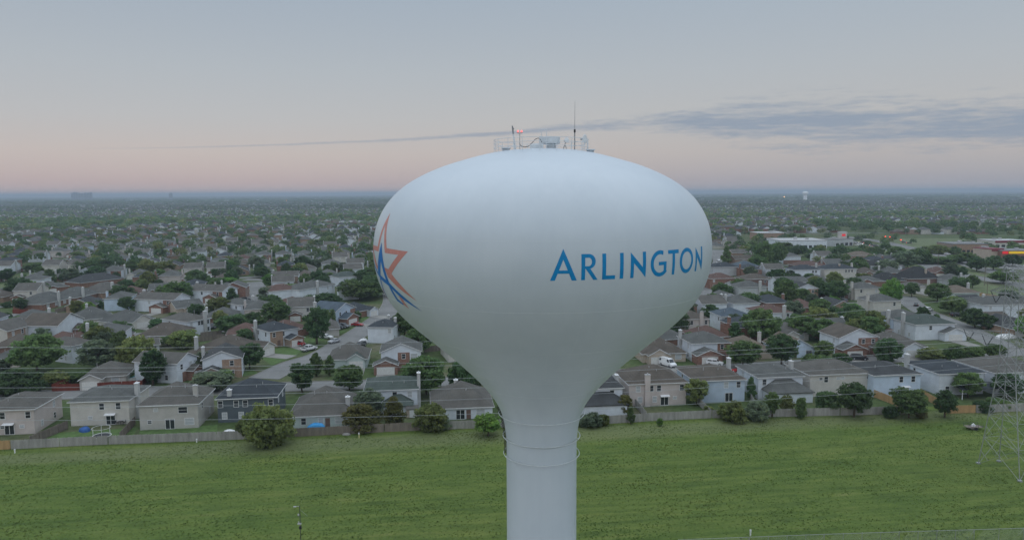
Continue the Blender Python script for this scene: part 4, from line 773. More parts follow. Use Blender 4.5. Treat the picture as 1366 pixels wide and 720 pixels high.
# ------------------------------------------------------------------ streets, kerbs, drives, lawns
ROADS = []     # sampled centreline points with half width, kept clear of generated things
def ribbon(name, pts, hw, mat, z=.06, kerb=True, label='pale concrete residential street'):
    P = [Vector(p) for p in pts]; Q = []
    for i in range(len(P)-1):
        p0, p1, p2, p3 = P[max(i-1, 0)], P[i], P[i+1], P[min(i+2, len(P)-1)]
        for k in range(8):
            t = k/8; Q.append(.5*((2*p1)+(p2-p0)*t+(2*p0-5*p1+4*p2-p3)*t*t+(3*p1-p0-3*p2+p3)*t**3))
    Q.append(P[-1]); b = MB(); kb = MB(); sd_ = []
    for i, q in enumerate(Q):
        t = (Q[min(i+1, len(Q)-1)]-Q[max(i-1, 0)]).normalized(); n = Vector((-t.y, t.x)); sd_.append((q-n*hw, q+n*hw, n)); ROADS.append((q.x, q.y, hw))
    for (a, c, _) in sd_: b.v += [(a.x, a.y, z), (c.x, c.y, z)]
    for i in range(len(sd_)-1): b.f.append((2*i, 2*i+1, 2*i+3, 2*i+2)); b.m.append(0)
    o = tag(b.build(name, mat), label, 'street', kind='structure')
    if kerb:
        for s in (0, 1):
            k0 = len(kb.v)
            for sd2 in sd_:
                p = sd2[s]; n = sd2[2]*(1 if s else -1)
                for off, zz in ((0, .0), (0, .19), (.18, .19), (.18, .0)): kb.v.append((p.x+n.x*(off+.01), p.y+n.y*(off+.01), zz))
            for i in range(len(sd_)-1):
                for q in range(3): kb.f.append((k0+i*4+q, k0+i*4+q+1, k0+i*4+q+5, k0+i*4+q+4)); kb.m.append(0)
        tag(kb.build('kerb', M['concrete']), 'concrete kerb along the street', 'kerb', kind='structure')
    return o
G = lambda *pts: [gp(*p) for p in pts]
ribbon('street', G((-60,530),(60,527),(200,522.5),(330,518),(385,516),(569,510),(760,502),(890,495),(1000,489.5),(1100,483.5),(1210,477),(1330,471),(1440,466)), 4.6, M['asphalt'], .06)
ribbon('street', G((352,505),(392,486),(431,473),(471,449),(505,426),(520,412),(524,400),(522,388)), 4.4, M['asphalt'], .075)
ribbon('street', G((1352,474),(1336,462),(1287,438),(1250,423),(1229,414),(1213,402),(1206,395)), 4.4, M['asphalt'], .075)
ribbon('street', G((-80,418),(0,421),(50,421.5),(92,424)), 4.4, M['asphalt'], .06)
ribbon('street', G((205,440),(250,422),(292,411),(330,402),(345,390),(340,376)), 4.2, M['asphalt'], .06)
ribbon('street', G((325,373),(362,374),(420,379),(455,378)), 4.2, M['asphalt'], .06)
ribbon('street', G((944,400),(951,380),(955,360),(957,345),(958,333)), 7.0, M['asphalt'], .06)
ribbon('arterial_road', G((1440,398),(1366,381),(1330,375),(1300,370),(1262,362),(1236,352.5),(1215,342),(1190,333),(1150,325),(1100,319)), 6.5, M['asphalt'], .06, label='wide arterial road curving away between grass verges')
ribbon('arterial_road', G((1440,385),(1366,371),(1340,366),(1312,359),(1280,349),(1250,339),(1215,331),(1170,321.5),(1120,315)), 6.0, M['asphalt'], .06, label='second carriageway of the arterial road beyond the median')
ribbon('car_park', G((1262,349),(1290,345),(1330,352),(1372,360)), 12, M['asphalt'], .05, False, 'paved car park in front of the shops')
ribbon('car_park', G((1045,327),(1080,326),(1130,325)), 14, M['asphalt'], .05, False, 'paved car park beside the flat-roofed shops')
lawn_m = mottled('front_lawn', (.075,.125,.036), .35, .8, .95, bump=.5)
verge_m = mottled('verge_grass', (.11,.135,.06), .3, .3, .95)
def patch(name, px, mat, z, label, cat='lawn'):
    b = MB(); b.face([(*gp(*p), z) for p in px]); tag(b.build(name, mat), label, cat, kind='structure')
for k, px in enumerate([[(363,487),(395,473),(415,464),(372,464),(345,476)], [(470,440),(497,430),(520,422),(490,418),(474,428)], [(405,459),(440,452),(462,441),(430,440),(400,452)], [(838,525),(908,521),(912,532),(842,541)], [(1205,506),(1255,501),(1262,514),(1216,522)], [(915,470),(975,466),(985,480),(925,484)], [(300,498),(335,491),(345,498),(310,504)],
        [(20,593),(175,585),(185,570),(60,578)], [(186,584),(290,578),(290,566),(186,574)], [(1140,484),(1195,478),(1190,470),(1150,474)], [(1290,424),(1320,428),(1310,432),(1285,428)]]):
    patch('lawn', px, lawn_m, .03, 'short green lawn beside a house')
patch('verge', [(1196,340),(1236,357),(1300,373),(1372,385),(1440,396),(1440,391),(1366,376),(1312,366),(1262,352),(1225,339),(1205,334)], verge_m, .04, 'dry grass median of the arterial road', 'verge')
patch('verge', [(1222,347),(1262,366),(1310,377),(1370,390),(1366,402),(1310,390),(1250,372),(1215,352)], verge_m, .035, 'dry grass verge beside the arterial road', 'verge')
patch('verge', [(0,380),(30,369),(62,357),(80,352),(90,354),(70,362),(40,374),(0,388)], verge_m, .04, 'grassy drainage strip behind the brick row', 'verge')
patch('verge', [(1135,336),(1200,318),(1290,318),(1290,331),(1215,338)], verge_m, .03, 'open dry grass beside the traffic lights', 'verge')
patch('verge', [(110,350),(170,338),(190,340),(140,353)], verge_m, .03, 'grassy strip between rows of distant houses', 'verge')
for c, dr, nrm, wd, ln in DRIVES:
    b = MB(); a = c - dr*wd/2; e = c + dr*wd/2; q = nrm*ln; b.face([(a.x-q.x, a.y-q.y, .09), (e.x-q.x, e.y-q.y, .09), (e.x, e.y, .09), (a.x, a.y, .09)])
    tag(b.build('driveway', M['concrete']), 'concrete driveway in front of a garage', 'driveway', kind='structure')
# ------------------------------------------------------------------ fences
def fence(label, pts, mat, h=1.85, post_every=2.4, group='wooden fences', plank=.14, name='wooden_fence'):
    P = [Vector(p) for p in pts]; root = tag(empty(name, (P[0].x, P[0].y, 0)), label, 'fence', group); O = P[0]
    rnd = random.Random(int(abs(O.x)*10)); b = MB(); rb = MB(); np_ = 0
    for a, c in zip(P[:-1], P[1:]):
        L_ = (c-a).length; d_ = (c-a)/L_; n = Vector((-d_.y, d_.x)); k = max(1, int(L_/plank)); a0 = a-O
        for i in range(k):
            s = a0 + d_*(i*plank+.006); e = a0 + d_*((i+1)*plank-.006); hh = h+rnd.uniform(-.06, .03)-(0.0 if rnd.random() > .01 else .5); t = n*.02
            b.solid([(s.x-t.x,s.y-t.y,.03),(e.x-t.x,e.y-t.y,.03),(e.x+t.x,e.y+t.y,.03),(s.x+t.x,s.y+t.y,.03),(s.x-t.x,s.y-t.y,hh),(e.x-t.x,e.y-t.y,hh),(e.x+t.x,e.y+t.y,hh),(s.x+t.x,s.y+t.y,hh)], [(4,5,6,7),(0,1,5,4),(1,2,6,5),(2,3,7,6),(3,0,4,7)])
        for z in (.35, h-.35):
            s, e = a0 + n*.06, a0 + d_*L_ + n*.06; rb.bar((s.x, s.y, z), (e.x, e.y, z), .035, 4)
        m = int(L_/post_every)
        for i in range(m+1):
            if np_ >= 60: break
            q = a0 + d_*(i*L_/max(m, 1)) + n*.1; pb = MB(); pb.box(q.x-.045, q.x+.045, q.y-.045, q.y+.045, 0, h-.05); pb.build('post', mat, root); np_ += 1
    b.build('boards', mat, root); rb.build('rail', mat, root); return root
WG, WT, WB, WR = M['wood_grey'], M['wood_tan'], M['wood_brown'], M['wood_red']
fp = lambda a, b_: [f for f in FENCE if a-.01 <= f[0] <= b_+.01]
fence('new tan board fence at the far left edge of the meadow', G((-40,601),(13.5,599)), WT)
fence('grey board fence behind the trampoline and the pink house', G((15,599),(80,595.5),(144,592.5)), WG)
fence('grey board fence behind the olive beige house, with a slight kink', G((145.5,592.5),(240,589),(330,585.5)), WG)
fence('weathered board fence behind the long low grey house, below the blue tarp', G((332,585.4),(430,580.5),(512,576)), WB)
fence('weathered board fence behind the white house with the green roof', G((513.5,576),(544,574.5),(578,573.2)), WB)
fence('grey fence left of the tower stem, by the low bright bush', G((579.5,573.1),(636,571),(720,568.5)), WG)
fence('grey fence right of the tower stem, partly hidden by the shrubs', G((735,568),(796,566),(861,562)), WG)
fence('grey board fence below the bright green lawn of the cream house', G((862,561.6),(949,557.5)), WG)
fence('grey board fence behind the row of olive shrubs', G((950.5,557.4),(1079,555),(1120,554)), WG)
fence('grey board fence behind the white house between cedar fences', G((1121.5,554),(1183,552.6),(1228,551.8)), WG)
fence('new cedar fence panel just left of the pylon', G((1262,551.3),(1301,550.5)), WT)
fence('grey fence behind the pylon at the right edge', G((1302.5,550.5),(1366,548),(1440,545)), WG)
fence('new cedar side fence stepping down left of the white house', G((1160,527),(1208,546)), WT)
fence('new cedar side fence running down to the meadow right of the white house', G((1228,528),(1262,549)), WT)
fence('dark side fence between the pink house and the beige house', G((90,572),(40,593)), WB)
fence('dark side fence left of the olive beige house', G((180,566),(160,588)), WB)
fence('grey side fence at the left end of the cream house lawn', G((846,540),(862,559)), WG)
fence('grey side fence at the right end of the cream house lawn', G((930,538),(948,556)), WG)
fence('side fence right of the blue-grey house', G((1000,532),(1012,553)), WG)
fence('red-stained fence along the near side of the red-fenced yard', G((70,522),(130,519.5),(190,516)), WR)
fence('red-stained fence along the far side of the red-fenced yard', G((130,494),(190,492)), WR)
fence('red-stained fence at the left end of the red-fenced yard', G((70,521.5),(112,503)), WR)
fence('red-stained fence at the right end of the red-fenced yard', G((190.5,515.5),(205,500)), WR)
fence('brown fence in front of the brick row near the left edge', G((17,418),(60,419)), WR)
fence('dark brown fence below the second and third brick houses', G((74,417),(110,411),(150,403)), WB)
fence('grey fence behind the brick row, along the drainage strip', G((-10,376),(30,362),(60,352)), WG)
fence('brown fence behind the white house with the end chimney', G((268,450),(296,447)), WB)
fence('brown yard fence right of the low brown house', G((262,456),(300,452)), WB)
fence('brown fence behind the low house with the orange-tan roof', G((985,449),(1040,445)), WB)
fence('brown fence behind the long pale trees right of the red roof', G((1112,434),(1165,430)), WB)
fence('brown fence beside the arterial road near the right edge', G((1306,395),(1345,402)), WT)
fence('tan fence left of the rusty-roofed houses', G((290,410),(318,405)), WB)
fence('brown fence behind the white gable-front house', G((566,470),(600,466)), WB)
# ------------------------------------------------------------------ vehicles
def car_mesh_parts(root, kind, col, lit=False):
    if kind == 'sedan': L_, w, side, cab = 4.7, .9, [(-2.35,.35),(-2.3,.72),(-1.5,.92),(-.85,.97),(1.55,.98),(2.2,.92),(2.35,.7),(2.33,.35)], [(-.95,.95),(-.2,1.42),(.95,1.44),(1.75,.97)]
    elif kind == 'suv': L_, w, side, cab = 4.8, .95, [(-2.4,.4),(-2.35,.85),(-1.5,1.05),(-1.0,1.08),(2.2,1.1),(2.4,.95),(2.38,.4)], [(-1.1,1.06),(-.5,1.72),(2.0,1.72),(2.3,1.08)]
    elif kind == 'pickup': L_, w, side, cab = 5.6, .98, [(-2.8,.45),(-2.75,.9),(-1.7,1.08),(-1.2,1.1),(2.75,1.1),(2.8,.9),(2.78,.45)], [(-1.35,1.08),(-.7,1.8),(.75,1.82),(1.0,1.08)]
    else: L_, w, side, cab = 5.6, 1.0, [(-2.8,.4),(-2.75,1.0),(-2.1,1.25),(-1.7,1.3),(2.7,1.3),(2.78,1.2),(2.75,.4)], [(-1.9,1.28),(-1.2,2.35),(2.6,2.4),(2.72,1.28)]
    def ext(b, prof, w0, w1, zs):
        n = len(prof); z0, z1 = zs
        f = lambda z: w0 + (w1-w0)*max(0, min(1, (z-z0)/(z1-z0)))
        b.solid([(x, -f(z), z) for x, z in prof]+[(x, f(z), z) for x, z in prof], [tuple(range(n)), tuple(range(2*n-1, n-1, -1))]+[(i, i+n, (i+1) % n+n, (i+1) % n) for i in range(n)])
    b = MB(); ext(b, side, w, w, (0, 1)); zc, zr = cab[0][1], cab[1][1]; ext(b, cab, w-.04, w-.2, (zc, zr)); body = b.build('body', PAINT[col], root)
    b = MB()                                       # glass bands a few millimetres proud of the cabin
    def lerp(p, q, t): return (p[0]+(q[0]-p[0])*t, p[1]+(q[1]-p[1])*t)
    A, B_, C_, D_ = cab; f = lambda z: (w-.04) + (-.16)*(z-zc)/(zr-zc) + .006
    if kind == 'van': pieces = [(.02, .22), (.8, .97)] if col == 'white' else [(.02, .97)]
    else: pieces = [(.05, .47), (.51, .94)]
    lo_, hi_ = .18, .86
    for s in (-1, 1):
        for t0, t1 in pieces:
            q = [lerp(lerp(A, B_, lo_), lerp(D_, C_, lo_), t0), lerp(lerp(A, B_, lo_), lerp(D_, C_, lo_), t1), lerp(lerp(A, B_, hi_), lerp(D_, C_, hi_), t1), lerp(lerp(A, B_, hi_), lerp(D_, C_, hi_), t0)]
            b.face([(x, s*f(z), z) for x, z in q])
    for P0, P1, sg in ((A, B_, -1), (D_, C_, 1)):
        p, q = lerp(P0, P1, .12), lerp(P0, P1, .9); b.face([(p[0]+sg*.012, -f(p[1])+.1, p[1]+.006), (p[0]+sg*.012, f(p[1])-.1, p[1]+.006), (q[0]+sg*.012, f(q[1])-.08, q[1]+.006), (q[0]+sg*.012, -f(q[1])+.08, q[1]+.006)])
    b.build('window_glass', M['pane'], root)
    r = .33 if kind == 'sedan' else .38
    for x in (-L_*.31, L_*.3):
        for s in (-1, 1):
            b = MB(); b.bar((x, s*(w-.2), r), (x, s*(w+.02), r), r, 18); wh = b.build('wheel', M['tyre'], root); b = MB(); b.bar((x, s*(w-.0), r), (x, s*(w+.03), r), r*.62, 12); b.build('rim', M['rim'], wh)
    for s in (-1, 1):
        b = MB(); b.box(-L_/2-.02, -L_/2+.12, s*w*.72-.2, s*w*.72+.2, .62, .8); b.build('headlight', M['hl_on'] if lit == 2 else M['hl'], root)
        b = MB(); b.box(L_/2-.1, L_/2+.02, s*w*.78-.16, s*w*.78+.16, .68, .9); b.build('tail_light', M['tl_on'] if lit == 1 else M['tl'], root)
    for x in (-L_/2-.015, L_/2-.06): b = MB(); b.box(x, x+.075, -w*.9, w*.9, .36, .55); b.build('bumper', M['black'] if kind != 'sedan' else PAINT[col], root)
    if kind == 'pickup':
        b = MB(); b.box(1.15, 2.65, -w+.12, w-.12, 1.04, 1.112); b.build('truck_bed', M['black'], root)
CARS = []
def car(kind, col, px, py, yaw, label, lit=False, cat=None, onz=.09):
    X, Y = gp(px, py); root = tag(empty('parked_car' if not lit else 'car', (X, Y, onz), R(yaw)), label, cat or {'sedan': 'car', 'suv': 'car', 'pickup': 'pickup truck', 'van': 'van'}[kind], 'cars on the streets and drives')
    car_mesh_parts(root, kind, col, lit); CARS.append((X, Y, 3.0)); return root
car('suv', 'red', 398, 461, 160, 'bright red car parked beside the tan brick garage')
car('pickup', 'white', 412, 467.5, 235, 'white pickup truck parked on the lawn edge below the red car')
car('sedan', 'silver', 446, 457, 60, 'pale silver car parked at the kerb beside the street')
car('sedan', 'white', 435.5, 451.5, 160, 'white car parked under the tall street tree')
car('suv', 'black', 437, 446.5, 160, 'black car parked behind the white car by the tall tree')
car('pickup', 'black', 450.5, 438.5, 155, 'black pickup truck beside the blue-grey gable house')
car('suv', 'grey', 458.5, 437, 155, 'dark grey car right of the black pickup truck')
car('sedan', 'red', 477, 434.8, 160, 'red sedan on the driveway of the blue-grey gable house')
car('suv', 'black', 481, 462.8, 70, 'black car with a boat-white cover behind it, beside the cross street')
car('sedan', 'white', 185.5, 433, 190, 'white car parked before the wide cream garage gable')
car('suv', 'black', 328, 401, 190, 'black car on the drive beside the arched brick gable house')
car('suv', 'grey', 437.5, 376, 190, 'dark car on the far street, left of a pair')
car('suv', 'black', 446, 375.5, 190, 'dark car on the far street, right of a pair')
car('sedan', 'grey', 421, 378, 190, 'grey sedan parked by the low gable on the far street')
car('van', 'white', 890.5, 488.5, 120, 'white panel van parked by the low tan house')
car('suv', 'white', 953.5, 487, 155, 'white hatchback parked before the brick garage')
car('suv', 'black', 1146, 480, 165, 'black car parked before the white and brick gable house')
car('sedan', 'red', 987.5, 497, 8, 'dark red car on the street beside the blue-grey house roof')
car('sedan', 'black', 1222, 408, 240, 'black car far up the side street')
car('suv', 'white', 1238, 415, 215, 'white car parked on the side street below the black one')
car('suv', 'black', 1276, 422, 190, 'dark car on a drive beside the side street')
car('sedan', 'grey', 1290, 428, 190, 'grey car partly under the round tree by the side street')
car('sedan', 'black', 1268, 436, 245, 'dark sedan parked low on the side street')
car('suv', 'white', 1289, 374.5, 165, 'white car stopped on the arterial road by the verge')
car('suv', 'white', 1264, 340, 190, 'white car in the car park left of the tan shop')
car('sedan', 'red', 1287, 343, 190, 'red car in the car park below the tan shop')
car('sedan', 'black', 1231, 331, 10, 'black car crossing the arterial road left of the tan shop')
car('suv', 'white', 1344, 359.5, 190, 'white car parked in front of the lit shop')
car('sedan', 'silver', 1352, 363.5, 190, 'silver car on the road below the lit shop')
car('suv', 'white', 957, 353.5, 80, 'white car on the long straight street beside the tank edge')
car('sedan', 'white', 958.5, 348, 80, 'second white car on the straight street by the tank')
car('suv', 'white', 1103, 362, 190, 'pale car parked before the white garage gable house')
car('sedan', 'grey', 1130, 355, 190, 'grey car by the tan brick house')
for k, (px, py, cl, s) in enumerate([(1142,324,'white',2),(1147,326.5,'white',2),(1152,324,'grey',1),(1156,325.5,'red',1),(1160,327,'silver',1),(1164,328,'grey',1),(1168,329,'black',1),(1144,328,'white',2),(1206,324,'grey',1),(1213,325,'black',1)]):
    car('sedan' if k % 2 else 'suv', cl, px, py, 150, f'{ordw(k)} from the left of the cars queuing with lights on at the junction', s)
# ------------------------------------------------------------------ small yard things
def thing(name, label, cat, px, py, rz=0, Y=None, group=None): X, Y_ = gp(px, py); return tag(empty(name, (X, Y_, .03), R(rz)), label, cat, group)
o = thing('trampoline', 'round trampoline with a white frame behind the grey fence', 'trampoline', 136, 586)
b = MB(); b.torus((0,0,.85), 1.75, .06, 40, 6); b.torus((0,0,2.5), 1.75, .03, 40, 5); b.build('frame', M['white_plastic'], o); b = MB(); b.lathe([(1.6,.86),(.001,.8)], 32); b.build('jumping_mat', M['black'], o)
for k in range(6):
    t = k*math.pi/3; b = MB(); b.bar((1.75*math.cos(t),1.75*math.sin(t),0), (1.75*math.cos(t),1.75*math.sin(t),2.5), .04, 6); b.build('pole', M['white_plastic'], o)
def heap(name, label, cat, px, py, rx, ry, h, mat, seed, rz=0, smooth=True):
    o = thing(name, label, cat, px, py, rz); rnd = random.Random(seed); b = MB(); n = 20; prof = [(1, 0), (.97, .3), (.85, .62), (.6, .85), (.3, .97), (.001, 1)]
    k0 = [rnd.uniform(.8, 1.15) for _ in range(n)]
    for r, z in prof:
        for i in range(n): t = 2*math.pi*i/n; b.v.append((rx*r*k0[i]*math.cos(t), ry*r*k0[i]*math.sin(t), h*z*rnd.uniform(.85, 1.1)))
    for q in range(len(prof)-1):
        for i in range(n): j = (i+1) % n; b.f.append((q*n+i, q*n+j, q*n+n+j, q*n+n+i)); b.m.append(0)
    b.build('cover', mat, o, smooth); return o
heap('blue_tarp', 'bright blue tarp spread over a mound behind the weathered fence', 'tarp', 423, 572.3, 1.9, .6, 1.35, M['blue_tarp'], 3, 5)
heap('blue_tent', 'small dark blue play tent on the lawn left of the trampoline', 'tent', 113, 575, 1.3, .9, 1.0, plain('blue_tent_cloth', (.03,.1,.3)), 4)
heap('covered_junk', 'dark covered pile beside the pink house', 'yard clutter', 20, 578, 1.4, .6, .8, M['black'], 5, 20)
heap('covered_grill', 'dark covered grill left of the side fence by the pink house', 'grill', 39, 577, .6, .5, 1.1, plain('grill_cover', (.06,.05,.05)), 6)
heap('white_dome', 'white dome-shaped cover beside the dark brown house', 'cover', 72, 455, 2.0, 1.6, 1.7, M['white_plastic'], 7)
heap('junk_pile', 'pale junk pile behind the fence left of the yellow-green tree', 'yard clutter', 306, 577, 1.3, .8, .7, M['white_plastic'], 8)
heap('boat_cover', 'white covered boat on a trailer near the right edge', 'boat', 1341, 451, 4.0, 1.3, 1.5, M['white_plastic'], 9, 10)
heap('boat_cover', 'white covered boat behind the black car on the cross street', 'boat', 484, 458.5, 3.0, 1.1, 1.7, M['white_plastic'], 10, 70)
def pool(px, py, label):
    o = thing('above_ground_pool', label, 'pool', px, py); b = MB(); b.lathe([(2.4,0),(2.4,1.15),(2.5,1.18),(2.25,1.18),(2.2,1.0)], 32); b.build('pool_wall', M['white_plastic'], o)
    b = MB(); b.lathe([(2.2,1.0),(.001,1.0)], 32); b.build('pool_water', plain('pool_water', (.12,.4,.48), .05), o)
pool(149, 490, 'round pale above-ground pool right of the patio cover'); pool(170, 508, 'small blue pool inside the red-fenced yard')
def chairs(px, py, label, rz):
    o = thing('patio_chair', label, 'chair', px, py, rz, group='patio chairs'); b = MB(); b.box(-.25,.25,-.25,.25,.42,.47); b.build('seat', M['dark'], o); b = MB(); b.box(-.25,.25,.22,.26,.47,1.0); b.build('backrest', M['dark'], o)
    for x in (-.22, .22):
        for y in (-.22, .22): b = MB(); b.bar((x,y,0), (x,y,.42), .025, 5); b.build('leg', M['dark'], o)
chairs(156, 566, 'dark patio chair left of the patio table behind the beige house', 80); chairs(166, 565.5, 'dark patio chair right of the patio table behind the beige house', -70)
o = thing('patio_table', 'small dark patio table behind the beige house', 'table', 161, 566); b = MB(); b.lathe([(.001,.75),(.6,.75),(.6,.71),(.001,.71)], 20); b.build('tabletop', M['dark'], o); b = MB(); b.bar((0,0,0),(0,0,.71),.05,8); b.build('leg', M['dark'], o)
def shed(px, py, label, mat, rc, rz=7, w=2.6):
    o = thing('garden_shed', label, 'shed', px, py, rz); b = MB(); wall_solid(b, -w/2, w/2, 0, 2.2, 2.0, 'gx', .5, .15); b.build('wall', mat, o); b = MB(); roof_solid(b, -w/2, w/2, 0, 2.2, 2.0, 'gx', .5, .15, .1); b.build('roof', ROOF[rc], o); b = MB(); b.box(-.6,.6,-.04,-.003,.05,1.8); b.build('door', M['trim'], o)
shed(1122, 437, 'small white garden shed among the trees right of the red roof', WALL['white'], 'grey'); shed(152, 414, 'small grey shed below the second brick house', WALL['grey'], 'warm'); shed(1058, 424, 'pale small shed with a light roof beside the white red-roofed house', WALL['lblue'], 'blue'); shed(36, 377, 'small tan shed on the drainage strip near the left edge', WALL['tan'], 'tan'); shed(550, 557, 'small tan shed behind the white house with the green roof', WALL['tan'], 'warm')
def marker(px, py, label, mat, h=.95, w=.1):
    X, Y = gp(px, py); o = tag(empty('marker_post', (X, Y, 0)), label, 'marker post', 'pipeline marker posts'); b = MB(); b.box(-w,w,-.05,.05,0,h); b.build('post', mat, o); b = MB(); b.box(-w-.02,w+.02,-.07,.07,h*.72,h+.02); b.build('cap', M['white_plastic'], o)
marker(479, 584, 'pale yellow marker post in the grass by the weathered fence', plain('marker_yellow', (.55,.5,.25)), 1.1); marker(262.5, 590, 'short white marker post below the olive beige house', M['white_plastic'], .8); marker(20, 604, 'small leaning white marker post near the left edge', M['white_plastic'], .8); marker(880, 566.5, 'short white marker post below the bright green lawn', M['white_plastic'], .7); marker(618.5, 571.5, 'tall white marker board against the fence by the tower stem', M['white_plastic'], 1.3, .16); marker(1001, 714, 'white marker post beside the wire fence', M['white_plastic'], .9)
heap('rubble_pile', 'small pale rubble pile at the fence foot by the yellow marker', 'rubble pile', 462, 580, .9, .4, .45, M['concrete'], 12)
o = thing('utility_trailer', 'dark open utility trailer standing in the grass beside the pylon', 'trailer', 1298, 572, 5)
b = MB(); b.box(-1.6,1.6,-.8,.8,.5,.6); b.build('deck', M['wood_brown'], o)
b = MB()
for x in (-1.6, -.55, .55, 1.6):
    for y in (-.8, .8): b.bar((x,y,.55),(x,y,1.15),.03,5)
for y in (-.8, .8): b.bar((-1.6,y,1.15),(1.6,y,1.15),.03,5); b.bar((-1.6,y,.85),(1.6,y,.85),.025,5)
b.bar((1.6,0,.5),(2.6,0,.45),.05,6); b.build('side_rail', M['dark'], o)
for s in (-1, 1): b = MB(); b.bar((0,s*.82,.33),(0,s*1.0,.33),.33,16); b.build('wheel', M['tyre'], o)
heap('trailer_load', 'white sack lying in the dark utility trailer', 'sack', 1298, 571.6, .5, .4, 1.15, M['white_plastic'], 13)
# instrument pole in the near meadow
o = tag(empty('weather_mast', (at(402.5,750,90).x, 90, 0)), 'slim dark instrument mast with small white boxes in the lower left meadow', 'mast')
zt_ = at(402, 674, 90).z; k = 90/970
b = MB(); b.bar((0,0,0),(0,0,zt_),.045,8); b.build('pole', M['dark'], o)
b = MB(); b.bar((0,0,zt_-.05),(-.75,0,zt_-.12),.03,6); b.box(-.8,-.45,-.09,.09,zt_-.17,zt_-.07); b.build('lamp_arm', M['pipe'], o)
b = MB(); z = at(401,698,90).z; b.box(-.32,.12,-.14,.14,z-.08,z+.07); b.bar((-.2,0,z+.07),(-.2,0,z+.3),.06,8); b.build('sensor_box', M['pipe'], o)
b = MB(); z = at(401,703,90).z; b.box(-.14,.14,-.12,.12,z-.2,z+.18); b.build('battery_box', M['black'], o)
b = MB(); z = at(401,686,90).z; b.lathe([(.001,z+.14),(.1,z+.1),(.1,z-.12),(.001,z-.14)], 12, (-.2, 0)); b.bar((-.2,0,z),(0,0,z),.02,5); b.build('rain_gauge', M['pipe'], o)
b = MB(); b.bar((.02,0,zt_-.5),(1.0,0,at(411,688,90).z),.012,4); b.build('guy_wire', M['wire'], o)
# chain-link fence, lower right
cl = [Vector(gp(*p, 1.9)) for p in [(905,719.2),(1000,715.6),(1100,711.8),(1200,708.6),(1300,705.6),(1366,703.6),(1450,701)]]
o = tag(empty('chain_link_fence', (cl[0].x, cl[0].y, 0)), 'thin wire-mesh fence crossing the lower right corner of the meadow', 'fence'); O = cl[0]
b = MB(); mw = MB()
for a, c in zip(cl[:-1], cl[1:]):
    b.bar((a.x-O.x, a.y-O.y, 1.88), (c.x-O.x, c.y-O.y, 1.88), .028, 5)
    n = max(1, int((c-a).length/.22)); d_ = (c-a)
    for i in range(n):
        p = a + d_*(i/n) - O; q1 = a + d_*min(1, (i+7)/n) - O
        mw.bar((p.x, p.y, .05), (q1.x, q1.y, 1.86), .006, 3, cap=False); mw.bar((q1.x, q1.y, .05), (p.x, p.y, 1.86), .006, 3, cap=False)
b.build('top_rail', M['steel'], o); mw.build('wire_mesh', M['steel'], o)
tot = [(cl[0], 0)]
for i, (a, c) in enumerate(zip(cl[:-1], cl[1:])):
    m = max(1, round((c-a).length/3.0))
    for k in range(m): p = a.lerp(c, k/m)-O; b = MB(); b.bar((p.x,p.y,0),(p.x,p.y,1.95),.035,6); b.build('post', M['steel'], o)
# ------------------------------------------------------------------ pylon and wires
PC = Vector((87.6, 126.0)); o = tag(empty('lattice_pylon', (PC.x, PC.y, 0)), 'steel lattice electricity pylon standing in the meadow at the right edge', 'pylon')
feet = [Vector((85.7,129.4,0)), Vector((87.5,121.0,0)), Vector((91.8,122.0,0)), Vector((90.1,130.3,0))]
feet = [f - Vector((PC.x, PC.y, 0)) for f in feet]
def ring(z):
    zs_ = [0, 17.8, 26, 36.5]; ks = [1.0, .42, .36, .3]; kk = float(np.interp(z, zs_, ks)); c = Vector((0, 0, z)); return [Vector((f.x*kk, f.y*kk, z)) for f in feet]
lv = [0, 5.2, 9.6, 13.2, 15.8, 18.2, 20.9, 23.5, 26.3, 29.1, 31.8, 33.7, 35.8]
for k in range(4):
    b = MB(); pts = [ring(z)[k] for z in lv]
    for a, c in zip(pts[:-1], pts[1:]): b.bar(a, c, .075 if a.z < 18 else .065, 4)
    b.box(pts[0].x-.3, pts[0].x+.3, pts[0].y-.3, pts[0].y+.3, -.05, .25); b.build('leg', M['steel'], o)
b = MB()
for z0, z1 in zip(lv[:-1], lv[1:]):
    r0, r1 = ring(z0), ring(z1)
    for k in range(4):
        j = (k+1) % 4; b.bar(r0[k], r1[j], .032, 4); b.bar(r0[j], r1[k], .032, 4); b.bar(r1[k], r1[j], .035, 4)
        if z1 < 14:
            m = (r0[k]+r1[j])/2; b.bar((r0[k]+r1[k])/2, (r0[k]*.75+r1[j]*.25), .025, 4); b.bar((r0[j]+r1[j])/2, (r0[j]*.75+r1[k]*.25), .025, 4)
b.build('bracing', M['steel'], o)
AD = Vector((-.08, 1.0, 0)).normalized(); ARMS = []
